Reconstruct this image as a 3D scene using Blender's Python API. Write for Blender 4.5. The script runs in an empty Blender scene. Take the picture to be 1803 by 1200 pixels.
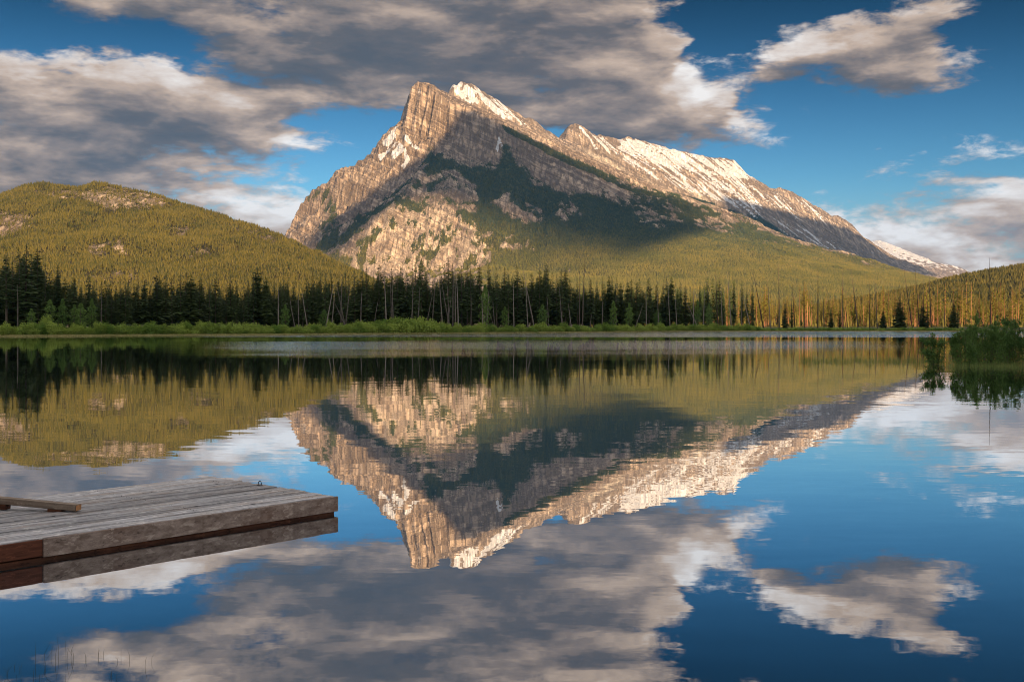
import bpy, bmesh, math, random
import numpy as np
from mathutils import Vector, Matrix
from mathutils.geometry import delaunay_2d_cdt

random.seed(7)
rng = np.random.default_rng(7)
R = math.radians
scene = bpy.context.scene
C = scene.collection

# ------------------------------------------------------------------ camera
EYE = 2.8                      # metres above the lake
FPX, CX, HY = 1990.0, 901.5, 571.0
cam_d = bpy.data.cameras.new('camera')
cam_d.sensor_width = 36.0
cam_d.lens = 36.0 * FPX / 1803.0
cam_d.shift_y = -29.0 / 1803.0
cam_d.clip_start = 0.2
cam_d.clip_end = 60000.0
cam = bpy.data.objects.new('camera', cam_d)
C.objects.link(cam)
cam.location = (0, 0, EYE)
cam.rotation_euler = (R(90), 0, 0)
scene.camera = cam

# ------------------------------------------------------------------ exposure
scene.view_settings.view_transform = 'Standard'
scene.view_settings.look = 'None'
scene.view_settings.gamma = 1.0
scene.view_settings.use_curve_mapping = False
scene.view_settings.exposure = 1.12
scene.cycles.use_denoising = True
scene.cycles.max_bounces = 6
scene.cycles.diffuse_bounces = 2
scene.cycles.glossy_bounces = 3
scene.cycles.transmission_bounces = 3
scene.cycles.transparent_max_bounces = 6
scene.cycles.volume_bounces = 0
scene.cycles.filter_width = 1.0
scene.cycles.sample_clamp_indirect = 6.0

# ------------------------------------------------------------------ sun
SUN = Vector((0.34, -0.915, 0.205)).normalized()      # towards the sun: low, behind the viewer, a little right
sun_el = math.asin(SUN.z)
sun_az = math.atan2(SUN.x, SUN.y)
sd = bpy.data.lights.new('sun', 'SUN')
sd.energy = 5.0
sd.angle = R(0.5)
sd.color = (1.0, 0.66, 0.36)
so = bpy.data.objects.new('sun', sd)
C.objects.link(so)
so.rotation_euler = (-SUN).to_track_quat('-Z', 'Y').to_euler()
so.location = (0, 0, 3000)


# ------------------------------------------------------------------ node helpers
class NT:
    def __init__(self, tree):
        self.t = tree
        self.n = tree.nodes
        self.l = tree.links

    def new(self, kind, **kw):
        nd = self.n.new(kind)
        for k, v in kw.items():
            setattr(nd, k, v)
        return nd

    def put(self, sock, v):
        if isinstance(v, bpy.types.NodeSocket):
            self.l.new(v, sock)
        elif v is not None:
            sock.default_value = v

    def m(self, op, a, b=None, c=None, clamp=False):
        nd = self.n.new('ShaderNodeMath')
        nd.operation = op
        nd.use_clamp = clamp
        for i, v in enumerate((a, b, c)):
            if v is not None:
                self.put(nd.inputs[i], v)
        return nd.outputs[0]

    def mix(self, f, a, b, kind='RGBA', blend='MIX'):
        nd = self.n.new('ShaderNodeMix')
        nd.data_type = kind
        if kind == 'RGBA':
            nd.blend_type = blend
            ia, ib, o = 6, 7, 2
        else:
            ia, ib, o = 2, 3, 0
        self.put(nd.inputs[0], f)
        for i, v in ((ia, a), (ib, b)):
            if isinstance(v, tuple) and kind == 'RGBA' and len(v) == 3:
                v = (*v, 1)
            self.put(nd.inputs[i], v)
        return nd.outputs[o]

    def xyz(self, x, y, z):
        nd = self.n.new('ShaderNodeCombineXYZ')
        for i, v in enumerate((x, y, z)):
            self.put(nd.inputs[i], v)
        return nd.outputs[0]

    def sep(self, v):
        nd = self.n.new('ShaderNodeSeparateXYZ')
        self.put(nd.inputs[0], v)
        return nd.outputs

    def vm(self, op, a, b=None, s=None):
        nd = self.n.new('ShaderNodeVectorMath')
        nd.operation = op
        self.put(nd.inputs[0], a)
        if b is not None:
            self.put(nd.inputs[1], b)
        if s is not None:
            self.put(nd.inputs['Scale'], s)
        return nd.outputs[0]

    def noise(self, vec, scale, detail=4, rough=0.55, out=0, dist=0.0):
        nd = self.n.new('ShaderNodeTexNoise')
        self.put(nd.inputs['Vector'], vec)
        nd.inputs['Scale'].default_value = scale
        nd.inputs['Detail'].default_value = detail
        nd.inputs['Roughness'].default_value = rough
        nd.inputs['Distortion'].default_value = dist
        return nd.outputs[out]

    def step(self, v, lo, hi, a=0.0, b=1.0, smooth=True):
        nd = self.n.new('ShaderNodeMapRange')
        nd.interpolation_type = 'SMOOTHSTEP' if smooth else 'LINEAR'
        self.put(nd.inputs[0], v)
        for i, w in ((1, lo), (2, hi), (3, a), (4, b)):
            self.put(nd.inputs[i], w)
        return nd.outputs[0]

    def attr(self, name, out='Fac'):
        nd = self.n.new('ShaderNodeAttribute')
        nd.attribute_name = name
        return nd.outputs[out]


# ------------------------------------------------------------------ sky
# how much cloud covers the sky, azimuth from left to right, elevation from high to low
COVER = [
    "4567778889988899988742113233421",
    "2356557888889999999731123567622",
    "0232446789998899998952137898532",
    "5632135899999988999974489997442",
    "8998974788998999899984677899842",
    "9999998778899999899996223576322",
    "9989999885467777898898324222222",
    "9999998886323377888898622222223",
    "9998999963222233378887542222335",
    "9989999876322222345666632222355",
    "9998887653222222233332222333432",
    "9666666776322222222222223456667",
    "8555557776322222222223456777778",
    "7555556776322222222234567667778",
    "6555566667322222222235667776677",
    "5555566666333333333346667777777",
    "5555566666444444444446677777777",
]
GLOW = [
    "4444433334566655",
    "4444433344566666",
    "6665443446666665",
    "6665555556666666",
    "5556665445666666",
    "4456776556777777",
    "7567776667777777",
    "8788777777888788",
    "7777777777777777",
]


def sample_rows(rows, dx, dy, px, py):
    h, w = len(rows), len(rows[0])
    fx = min(max(px / dx, 0), w - 1.001)
    fy = min(max(py / dy, 0), h - 1.001)
    i, j = int(fx), int(fy)
    a, b = fx - i, fy - j
    v = lambda r, c: int(rows[r][c]) / 9.0
    return (v(j, i) * (1 - a) + v(j, i + 1) * a) * (1 - b) + (v(j + 1, i) * (1 - a) + v(j + 1, i + 1) * a) * b


def sky_table(nt, rows, dx, dy, a, te, te_list, far):
    """Sum over elevation rows of (hat in elevation) * (curve in azimuth)."""
    A0, A1 = -0.62, 0.62
    fx = nt.step(a, A0, A1, 0.0, 1.0, smooth=False)
    total = None
    n = len(te_list)
    for k, t in enumerate(te_list):
        cur = nt.new('ShaderNodeFloatCurve')
        nt.put(cur.inputs['Value'], fx)
        c = cur.mapping.curves[0]
        pts = []
        for i in range(0, 36):
            f = i / 35.0
            az = A0 + (A1 - A0) * f
            px = CX + FPX * math.tan(az)
            py = HY - FPX * t / math.cos(az)
            v = sample_rows(rows, dx, dy, px, py)
            w = max(min(1, max(0, abs(az) - 0.44) / 0.16), min(1, max(0, -30 - py) / 110.0))
            v = v * (1 - w) + far * w
            pts.append((f, v))
        c.points[0].location = pts[0]
        c.points[1].location = pts[-1]
        for p in pts[1:-1]:
            c.points.new(*p)
        for p in c.points:
            p.handle_type = 'AUTO'
        cur.mapping.update()
        if k == 0:
            w = nt.step(te, te_list[0], te_list[1], 1.0, 0.0, smooth=False)
        elif k == n - 1:
            w = nt.step(te, te_list[k - 1], t, 0.0, 1.0, smooth=False)
        else:
            w = nt.m('MINIMUM', nt.step(te, te_list[k - 1], t, 0.0, 1.0, smooth=False),
                     nt.step(te, t, te_list[k + 1], 1.0, 0.0, smooth=False))
        total = nt.m('MULTIPLY', w, cur.outputs[0]) if total is None else nt.m('MULTIPLY_ADD', w, cur.outputs[0], total)
    return total


def cloud_group():
    g = bpy.data.node_groups.new('cloud_field', 'ShaderNodeTree')
    g.interface.new_socket('Azimuth', in_out='INPUT', socket_type='NodeSocketFloat')
    g.interface.new_socket('Height', in_out='INPUT', socket_type='NodeSocketFloat')
    g.interface.new_socket('Field', in_out='OUTPUT', socket_type='NodeSocketFloat')
    g.interface.new_socket('Soft', in_out='OUTPUT', socket_type='NodeSocketFloat')
    nt = NT(g)
    gi = nt.new('NodeGroupInput')
    go = nt.new('NodeGroupOutput')
    a, te = gi.outputs[0], gi.outputs[1]
    tc = nt.m('MINIMUM', te, 1.6)
    P = nt.xyz(nt.m('SINE', a), nt.m('COSINE', a), nt.m('MULTIPLY', tc, 2.7))
    wob = nt.noise(P, 13.0, 4, 0.6, out=1)
    ws = nt.sep(nt.vm('SUBTRACT', wob, (0.5, 0.5, 0.5)))
    aw = nt.m('MULTIPLY_ADD', ws[0], 0.085, a)
    tw = nt.m('MULTIPLY_ADD', ws[1], 0.040, te)
    rows = [0.0 + 0.0155 * k for k in range(20)] + [0.36, 0.7]
    cov = sky_table(nt, COVER, 60, 30, aw, tw, rows, 0.80)
    f1 = nt.noise(P, 11.0, 9, 0.62, dist=0.25)
    f2 = nt.noise(P, 40.0, 8, 0.66, dist=0.5)
    cov = nt.m('MULTIPLY_ADD', cov, 0.86, 0.0)
    f = nt.m('MULTIPLY_ADD', nt.m('SUBTRACT', f1, 0.5), 1.25, cov)
    f = nt.m('MULTIPLY_ADD', nt.m('SUBTRACT', f2, 0.5), 0.50, f)
    nt.l.new(f, go.inputs[0])
    f3 = nt.noise(P, 11.0, 4.0, 0.55, dist=0.25)
    nt.l.new(nt.m('MULTIPLY_ADD', nt.m('SUBTRACT', f3, 0.5), 1.15, cov), go.inputs[1])
    return g


world = bpy.data.worlds.new('World')
scene.world = world
world.use_nodes = True
wt = NT(world.node_tree)
for nd in list(wt.n):
    wt.n.remove(nd)
out = wt.new('ShaderNodeOutputWorld')
bg = wt.new('ShaderNodeBackground')
bg.inputs['Strength'].default_value = 0.06
wt.l.new(bg.outputs[0], out.inputs[0])
sky = wt.new('ShaderNodeTexSky')
sky.sky_type = 'NISHITA'
sky.sun_disc = False
sky.sun_elevation = sun_el
sky.sun_rotation = sun_az
sky.altitude = 1400
sky.air_density = 1.0
sky.dust_density = 0.6
sky.ozone_density = 2.0
D = wt.sep(wt.new('ShaderNodeTexCoord').outputs['Generated'])
az = wt.m('ARCTAN2', D[0], D[1])
hor = wt.m('SQRT', wt.m('ADD', wt.m('MULTIPLY', D[0], D[0]), wt.m('MULTIPLY', D[1], D[1])))
te = wt.m('DIVIDE', D[2], wt.m('MAXIMUM', hor, 0.02))
G = cloud_group()


def field(a, t):
    nd = wt.new('ShaderNodeGroup')
    nd.node_tree = G
    wt.put(nd.inputs[0], a)
    wt.put(nd.inputs[1], t)
    return nd.outputs


f0, f0s = field(az, te)
f1, f1s = field(wt.m('ADD', az, 0.006), wt.m('ADD', te, 0.016))
dens = wt.step(f0, 0.38, 0.68)
rim = wt.m('MULTIPLY_ADD', wt.m('SUBTRACT', f0, f1), 0.45, wt.m('MULTIPLY', wt.m('SUBTRACT', f0s, f1s), 0.60))
thick = wt.step(f0, 0.55, 1.15)
glow = sky_table(wt, GLOW, 120, 60, az, te, [0.0, 0.031, 0.062, 0.093, 0.124, 0.155, 0.186, 0.217, 0.248, 0.279, 0.4], 0.98)  # unseen clouds outside the view set brighter, to lift the shaded foreground
Pw = wt.xyz(wt.m('SINE', az), wt.m('COSINE', az), wt.m('MULTIPLY', wt.m('MINIMUM', te, 1.6), 3.4))
broad = wt.m('MULTIPLY_ADD', wt.noise(Pw, 8.0, 5, 0.6), 1.1, -0.62)
lit = wt.m('ADD', wt.step(rim, -0.42, 0.42, -0.34, 0.34), wt.m('SUBTRACT', wt.m('ADD', glow, broad), wt.m('MULTIPLY', thick, 0.16)))
lit = wt.m('MAXIMUM', wt.m('MINIMUM', lit, 1.0), 0.0)
ramp = wt.new('ShaderNodeValToRGB')
el = ramp.color_ramp.elements
el[0].position = 0.0
el[0].color = (0.78, 0.82, 0.95, 1)
el[1].position = 1.0
el[1].color = (7.4, 7.1, 6.9, 1)
for p, c in ((0.22, (1.10, 1.02, 1.06)), (0.45, (2.25, 1.80, 1.58)), (0.70, (4.5, 3.45, 2.70))):
    e = el.new(p)
    e.color = (*c, 1)
wt.l.new(lit, ramp.inputs[0])
hs = wt.new('ShaderNodeHueSaturation')
hs.inputs['Saturation'].default_value = 1.14
hs.inputs['Value'].default_value = 1.0
gm = wt.new('ShaderNodeGamma')
gm.inputs['Gamma'].default_value = 1.5
wt.l.new(wt.vm('SCALE', sky.outputs[0], s=0.25), gm.inputs['Color'])
deep = wt.step(te, 0.08, 0.34, 1.0, 0.15)            # the blue deepens with height
wt.l.new(wt.vm('SCALE', wt.vm('MULTIPLY', gm.outputs[0], (2.6, 2.66, 2.60)), s=deep), hs.inputs['Color'])
pale = wt.mix(wt.step(te, 0.02, 0.13, 0.85, 0.0), hs.outputs[0], (2.7, 3.5, 4.1))   # pale air low over the horizon
wt.l.new(wt.mix(dens, pale, ramp.outputs[0]), bg.inputs['Color'])
world.cycles.sampling_method = 'MANUAL'
world.cycles.sample_map_resolution = 256


# ------------------------------------------------------------------ general helpers
def at(px, py, Y):
    """A point of the place seen in direction (px, py), Y metres ahead."""
    return ((px - CX) / FPX * Y, Y, EYE + (HY - py) / FPX * Y)


def tag(o, label=None, cat=None, group=None, kind=None):
    if label:
        o['label'] = label
    if cat:
        o['category'] = cat
    if group:
        o['group'] = group
    if kind:
        o['kind'] = kind
    return o


def link(name, data, parent=None):
    o = bpy.data.objects.new(name, data)
    C.objects.link(o)
    if parent is not None:
        o.parent = parent
    return o


def mesh_of(name, verts, faces, mats=(), smooth=False):
    me = bpy.data.meshes.new(name)
    me.from_pydata([tuple(v) for v in verts], [], faces)
    for mt in mats:
        me.materials.append(mt)
    if smooth:
        me.polygons.foreach_set('use_smooth', [True] * len(me.polygons))
    me.update()
    return me


def grid_mesh(name, X, Y, Z, mat, attrs=None, smooth=True):
    """A mesh of quads over 2-D arrays of positions."""
    nr, nc = X.shape
    me = bpy.data.meshes.new(name)
    co = np.stack([X, Y, Z], -1).reshape(-1, 3).astype(np.float32)
    idx = np.arange(nr * nc).reshape(nr, nc)
    q = np.stack([idx[:-1, :-1], idx[:-1, 1:], idx[1:, 1:], idx[1:, :-1]], -1).reshape(-1, 4)
    me.vertices.add(len(co))
    me.vertices.foreach_set('co', co.ravel())
    me.loops.add(q.size)
    me.loops.foreach_set('vertex_index', q.ravel().astype(np.int32))
    me.polygons.add(len(q))
    me.polygons.foreach_set('loop_start', np.arange(0, q.size, 4, dtype=np.int32))
    me.polygons.foreach_set('loop_total', np.full(len(q), 4, dtype=np.int32))
    me.update(calc_edges=True)
    me.polygons.foreach_set('use_smooth', np.full(len(q), smooth, dtype=bool))
    for k, v in (attrs or {}).items():
        a = me.attributes.new(k, 'FLOAT', 'POINT')
        a.data.foreach_set('value', v.ravel().astype(np.float32))
    me.materials.append(mat)
    me.update()
    return me


# gradient noise on arrays -----------------------------------------------------
_perm = rng.permutation(512).astype(np.int64)
_ga = rng.uniform(0, 2 * np.pi, 512)
_gx, _gy = np.cos(_ga), np.sin(_ga)


def perlin(x, y, seed=0):
    xi, yi = np.floor(x).astype(np.int64), np.floor(y).astype(np.int64)
    xf, yf = x - xi, y - yi
    u, v = xf * xf * xf * (xf * (xf * 6 - 15) + 10), yf * yf * yf * (yf * (yf * 6 - 15) + 10)

    def g(i, j, dx, dy):
        h = _perm[(_perm[(i + seed * 37) & 511] + j + seed * 11) & 511]
        return _gx[h] * dx + _gy[h] * dy
    n00, n10 = g(xi, yi, xf, yf), g(xi + 1, yi, xf - 1, yf)
    n01, n11 = g(xi, yi + 1, xf, yf - 1), g(xi + 1, yi + 1, xf - 1, yf - 1)
    return ((n00 * (1 - u) + n10 * u) * (1 - v) + (n01 * (1 - u) + n11 * u) * v) * 1.5


def fbm(x, y, oct=5, gain=0.5, seed=0, lac=2.03):
    s, a, t = np.zeros_like(x, dtype=float), 1.0, 0.0
    for k in range(oct):
        s += a * perlin(x, y, seed + k)
        t += a
        x, y, a = x * lac + 17.3, y * lac - 9.1, a * gain
    return s / t


def ridged(x, y, oct=5, gain=0.55, seed=0):
    s, a, t = np.zeros_like(x, dtype=float), 1.0, 0.0
    for k in range(oct):
        s += a * (1 - 2 * np.abs(perlin(x, y, seed + k)))
        t += a
        x, y, a = x * 2.07 + 5.3, y * 2.07 + 3.7, a * gain
    return s / t


def sstep(v, a, b):
    t = np.clip((v - a) / (b - a), 0, 1)
    return t * t * (3 - 2 * t)


def poly_sd(px, py, poly):
    """Signed distance to a polygon, positive inside."""
    d = np.full(px.shape, 1e18)
    inside = np.zeros(px.shape, bool)
    n = len(poly)
    for i in range(n):
        x0, y0 = poly[i]
        x1, y1 = poly[(i + 1) % n]
        ex, ey = x1 - x0, y1 - y0
        t = np.clip(((px - x0) * ex + (py - y0) * ey) / (ex * ex + ey * ey + 1e-12), 0, 1)
        d = np.minimum(d, (px - x0 - t * ex) ** 2 + (py - y0 - t * ey) ** 2)
        c = (y0 > py) != (y1 > py)
        if y1 != y0:
            inside ^= c & (px < (x1 - x0) * (py - y0) / (y1 - y0) + x0)
    return np.where(inside, 1, -1) * np.sqrt(d)


def blur(Z, n):
    for _ in range(n):
        P = np.pad(Z, 1, mode='edge')
        Z = (P[1:-1, 1:-1] * 4 + (P[:-2, 1:-1] + P[2:, 1:-1] + P[1:-1, :-2] + P[1:-1, 2:]) * 2
             + P[:-2, :-2] + P[2:, 2:] + P[:-2, 2:] + P[2:, :-2]) / 16.0
    return Z


def tin(lines, X, Y):
    """Heights at (X, Y) from break lines of 3-D points, by constrained triangulation in plan."""
    vs, zs, es, seen = [], [], [], {}
    for ln in lines:
        prev = None
        for p in ln:
            key = (round(p[0], 1), round(p[1], 1))
            if key not in seen:
                seen[key] = len(vs)
                vs.append(Vector((p[0] / 1000.0, p[1] / 1000.0)))
                zs.append(p[2])
            i = seen[key]
            if prev is not None and prev != i:
                es.append((prev, i))
            prev = i
    v2, e2, f2, ov, _, _ = delaunay_2d_cdt(vs, es, [], 0, 1e-6)
    zz = []
    src = np.array([[v.x, v.y] for v in vs])
    for k, v in enumerate(v2):
        if ov[k]:
            zz.append(zs[ov[k][0]])
        else:                                     # a crossing of two lines
            d = np.hypot(src[:, 0] - v.x, src[:, 1] - v.y)
            o = np.argsort(d)[:4]
            w = 1 / (d[o] + 1e-6)
            zz.append(float((np.array(zs)[o] * w).sum() / w.sum()))
    Z = np.full(X.shape, np.nan)
    xk, yk = X / 1000.0, Y / 1000.0
    for f in f2:
        a, b, c = (v2[i] for i in f)
        rr = np.where((yk[:, 0] >= min(a.y, b.y, c.y) - 1e-6) & (yk[:, 0] <= max(a.y, b.y, c.y) + 1e-6))[0]
        if not len(rr):
            continue
        sl = slice(rr[0], rr[-1] + 1)
        x, y = xk[sl], yk[sl]
        det = (b.y - c.y) * (a.x - c.x) + (c.x - b.x) * (a.y - c.y)
        if abs(det) < 1e-12:
            continue
        l0 = ((b.y - c.y) * (x - c.x) + (c.x - b.x) * (y - c.y)) / det
        l1 = ((c.y - a.y) * (x - c.x) + (a.x - c.x) * (y - c.y)) / det
        l2 = 1 - l0 - l1
        ins = (l0 >= -1e-5) & (l1 >= -1e-5) & (l2 >= -1e-5)
        Z[sl][ins] = (l0 * zz[f[0]] + l1 * zz[f[1]] + l2 * zz[f[2]])[ins]
    return Z


def fan_grid(px0, px1, dpx, ys):
    """Plan grid whose columns fan out with distance, so far ground is not over-detailed."""
    u = (np.arange(px0, px1 + dpx, dpx) - CX) / FPX
    Yg = np.repeat(np.array(ys)[:, None], len(u), 1)
    Xg = u[None, :] * Yg
    return Xg, Yg


def look(X, Y, Z):
    return CX + FPX * X / Y, HY - FPX * (Z - EYE) / Y


# ------------------------------------------------------------------ materials
def new_mat(name):
    m = bpy.data.materials.new(name)
    m.use_nodes = True
    nt = NT(m.node_tree)
    b = nt.n['Principled BSDF']
    b.inputs['Roughness'].default_value = 0.9
    b.inputs['Specular IOR Level'].default_value = 0.15
    return m, nt, b


def terrain_mat(name, rock_a, rock_b, wood_a, wood_b, strata=None, scale=0.02):
    """Rock, forest floor and snow from the ground-cover attributes of the terrain."""
    m, nt, b = new_mat(name)
    pos = nt.new('ShaderNodeNewGeometry').outputs['Position']
    n1 = nt.noise(pos, scale, 8, 0.65)
    n2 = nt.noise(pos, scale * 5, 6, 0.65)
    P = nt.sep(pos)
    rock = nt.mix(nt.step(n1, 0.35, 0.68), rock_a, rock_b)
    # beds of lighter and darker stone, dipping to the right
    bed = nt.m('ADD', nt.m('ADD', P[2], nt.m('MULTIPLY', P[0], 0.55)), nt.m('MULTIPLY', n1, 34.0))
    def beds(freq, lo, hi, amt, col, rock):
        bn = nt.noise(nt.xyz(nt.m('MULTIPLY', bed, freq), nt.m('MULTIPLY', P[0], 0.0016), nt.m('MULTIPLY', P[1], 0.0016)), 1.0, 3, 0.6)
        return nt.mix(nt.m('MULTIPLY', nt.step(bn, lo, hi), amt), rock, col)
    rock = beds(0.011, 0.50, 0.54, 0.55, tuple(c * 0.50 for c in rock_a), rock)
    rock = beds(0.040, 0.51, 0.55, 0.62, tuple(c * 0.42 for c in rock_a), rock)
    rock = beds(0.055, 0.43, 0.40, 0.45, tuple(min(0.75, c * 1.25) for c in rock_b), rock)
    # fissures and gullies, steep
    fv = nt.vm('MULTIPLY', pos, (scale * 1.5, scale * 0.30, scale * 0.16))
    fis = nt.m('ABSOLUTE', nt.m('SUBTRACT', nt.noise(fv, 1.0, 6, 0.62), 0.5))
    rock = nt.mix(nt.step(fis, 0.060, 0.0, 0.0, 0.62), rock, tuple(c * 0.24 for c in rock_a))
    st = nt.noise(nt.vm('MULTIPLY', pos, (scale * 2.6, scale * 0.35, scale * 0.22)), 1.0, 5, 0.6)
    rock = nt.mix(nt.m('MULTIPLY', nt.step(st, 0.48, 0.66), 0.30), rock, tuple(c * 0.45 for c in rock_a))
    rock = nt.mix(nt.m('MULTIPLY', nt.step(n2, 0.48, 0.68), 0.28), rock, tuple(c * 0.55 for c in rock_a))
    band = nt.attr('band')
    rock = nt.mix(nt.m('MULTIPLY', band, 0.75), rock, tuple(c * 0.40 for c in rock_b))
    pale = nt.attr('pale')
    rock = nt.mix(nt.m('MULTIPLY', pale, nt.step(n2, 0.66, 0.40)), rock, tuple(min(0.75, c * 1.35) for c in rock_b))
    wood = nt.mix(nt.step(nt.noise(pos, scale * 2.5, 5, 0.7), 0.35, 0.65), wood_a, wood_b)
    f = nt.m('ADD', nt.attr('wood'), nt.m('MULTIPLY', nt.m('SUBTRACT', n2, 0.5), 0.9))
    col = nt.mix(nt.step(f, 0.40, 0.60), rock, wood)
    s = nt.m('ADD', nt.attr('snow'), nt.m('MULTIPLY', nt.m('SUBTRACT', n2, 0.5), 0.35))
    col = nt.mix(nt.step(s, 0.44, 0.56), col, (0.74, 0.76, 0.80))
    nt.l.new(col, b.inputs['Base Color'])
    bump = nt.new('ShaderNodeBump')
    bump.inputs['Strength'].default_value = 0.9
    bump.inputs['Distance'].default_value = 26.0
    bh = nt.noise(nt.xyz(nt.m('MULTIPLY', bed, 0.040), nt.m('MULTIPLY', P[0], 0.0016), nt.m('MULTIPLY', P[1], 0.0016)), 1.0, 3, 0.6)
    h = nt.m('ADD', nt.m('MULTIPLY', nt.noise(pos, scale * 1.6, 8, 0.7), 0.55), nt.m('MULTIPLY', nt.step(bh, 0.42, 0.58), 0.40))
    h = nt.m('ADD', h, nt.m('MULTIPLY', nt.step(fis, 0.0, 0.08), 0.45))
    nt.l.new(h, bump.inputs['Height'])
    nt.l.new(bump.outputs[0], b.inputs['Normal'])
    return m


M_front = terrain_mat('limestone_front', (0.42, 0.325, 0.245), (0.58, 0.465, 0.36), (0.065, 0.072, 0.024), (0.11, 0.105, 0.036))
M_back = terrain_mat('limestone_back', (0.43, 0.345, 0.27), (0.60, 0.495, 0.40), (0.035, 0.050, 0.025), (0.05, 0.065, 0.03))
M_hill = terrain_mat('wooded_hill', (0.42, 0.33, 0.24), (0.54, 0.44, 0.33), (0.030, 0.028, 0.009), (0.065, 0.055, 0.018), scale=0.03)


# ------------------------------------------------------------------ the great front mountain
def front_mountain():
    ys = np.concatenate([np.arange(2960, 5000, 18), np.arange(5000, 6800, 12), np.arange(6800, 7260, 7), np.arange(7260, 8001, 25)])
    X, Y = fan_grid(400, 1800, 1.4, ys)
    A = [(500, 418, 6950), (513, 410, 6950), (530, 393, 6960), (538, 370, 6980), (541, 350, 6990), (548, 338, 7000), (560, 330, 7010), (580, 322, 7030), (588, 311, 7040),
         (595, 303, 7050), (613, 300, 7080), (627, 291, 7100), (647, 278, 7120), (657, 267, 7135), (667, 253, 7150), (680, 243, 7165), (693, 230, 7180),
         (703, 219, 7300), (708, 207, 7330), (713, 190, 7330), (719, 173, 7310), (725, 157, 7196), (735, 147, 7205)]
    top = [(735, 147, 7205), (747, 147, 7240), (757, 148, 7290), (773, 159, 7380), (790, 172, 7480), (830, 187, 7520), (863, 202, 7480), (913, 222, 7430),
           (980, 250, 7380), (1080, 298, 7250), (1180, 338, 7100), (1259, 364, 6980)]
    Dl = [(725, 157, 7196), (743, 167, 7150), (767, 177, 7110), (793, 191, 7080), (830, 200, 7050), (880, 217, 7000), (913, 232, 6980), (947, 247, 6950), (1000, 277, 6900), (1080, 312, 6850),
          (1180, 347, 6800), (1259, 370, 6750), (1325, 396, 6680), (1381, 418, 6600), (1451, 442, 6500), (1521, 460, 6400), (1614, 487, 6200), (1700, 510, 5900)]
    Gl = [(725, 157, 7196), (727, 175, 7175), (725, 200, 7150), (721, 222, 7110), (713, 236, 7070)]
    F = [(703, 219, 7300), (713, 236, 7070), (727, 246, 7035), (747, 255, 6995), (760, 260, 6960), (780, 255, 6940), (793, 240, 6960)]
    corner = [(793, 191, 7080), (793, 240, 6960)]
    B = [(780, 255, 6940), (768, 268, 6830), (745, 292, 6720), (715, 322, 6580), (690, 347, 6480), (655, 374, 6330), (620, 402, 6200), (585, 430, 6080), (555, 447, 6000), (530, 460, 5950), (480, 480, 5800)]
    Cr = [(793, 240, 6960), (800, 262, 6750), (785, 275, 6600), (762, 292, 6450), (735, 316, 6270), (712, 340, 6100), (693, 360, 5960), (674, 378, 5850), (655, 405, 5740), (635, 440, 5640), (612, 474, 5520), (585, 505, 5300)]
    H = [(693, 360, 5960), (725, 366, 5930), (760, 372, 5900), (800, 388, 5850), (835, 402, 5800), (870, 425, 5680)]
    I = [(612, 474, 5520), (640, 481, 5500), (700, 486, 5480), (770, 486, 5470), (835, 482, 5450), (890, 474, 5400)]
    K1 = [(830, 300, 6500), (880, 300, 6400), (930, 302, 6560), (990, 318, 6520)]
    K2 = [(780, 330, 6180), (830, 350, 6150), (900, 350, 6050), (970, 352, 6180), (1040, 356, 6350), (1110, 372, 6380), (1180, 390, 6300)]
    K3 = [(930, 410, 5700), (1000, 415, 5620), (1080, 416, 5700), (1180, 425, 5600), (1259, 432, 5650), (1381, 456, 5500), (1500, 476, 5300), (1614, 494, 5100)]
    K4 = [(600, 525, 4700), (720, 522, 4700), (830, 512, 4750), (950, 490, 4850), (1080, 488, 4800), (1200, 490, 4750), (1400, 500, 4600), (1600, 510, 4500)]
    J = [(380, 568, 3500), (700, 566, 3550), (1000, 560, 3600), (1300, 560, 3600), (1820, 566, 3500)]
    J2 = [(300, 575.5, 2950), (1900, 575.5, 2950)]
    side = [(380, 480, 6800), (400, 500, 5600), (380, 568, 3500)]
    side2 = [(1820, 535, 5800), (1820, 560, 4500), (1820, 566, 3500)]
    lines = [[at(*p) for p in L] for L in (A, top, Dl, Gl, F, corner, B, Cr, H, I, K1, K2, K3, K4, J, J2, side, side2)]
    lines.append([(at(*p)[0] - 260, p[2] + 420, max(60, at(*p)[2] - 560)) for p in A])
    lines.append([(at(*p)[0], p[2] + 420, at(*p)[2] - 150) for p in top[1:]])
    lines.append([(x, 8150, 100) for x in (-3000, -1000, 600, 2000, 4000)])
    Z = tin(lines, X, Y)
    Z = np.where(np.isnan(Z), 2.0, Z)
    base = blur(Z, 2)
    px, py = look(X, Y, base)
    # steepness of the base surface
    gy = np.gradient(base, axis=0) / np.gradient(Y, axis=0)
    gx = np.gradient(base, axis=1) / np.gradient(X, axis=1)
    slope = np.hypot(gx, gy)
    high = sstep(base, 40, 420)
    # gullies that run downhill (towards the viewer), large folds, broken rock
    wx = X + 90 * fbm(X / 400, Y / 400, 3, seed=3)
    gul = ridged(wx / 210, Y / 1150, 4, seed=11)
    fine = ridged(wx / 60, Y / 260, 3, seed=21)
    big = fbm(X / 900, Y / 900, 4, seed=31)
    rough = ridged(X / 120, Y / 120, 5, 0.6, seed=41)
    left = poly_sd(px, py, [(480, 460), (505, 400), (545, 320), (640, 270), (700, 215), (800, 235), (760, 285), (690, 350), (600, 425), (540, 465)])
    lf = sstep(left, -8, 12)
    cliff = sstep(poly_sd(px, py, [(702, 232), (716, 160), (735, 146), (795, 188), (800, 250), (760, 265)]), -4, 6)
    low = sstep(poly_sd(px, py, [(600, 490), (640, 420), (690, 360), (760, 368), (850, 400), (900, 430), (890, 490)]), -6, 12)
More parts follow.
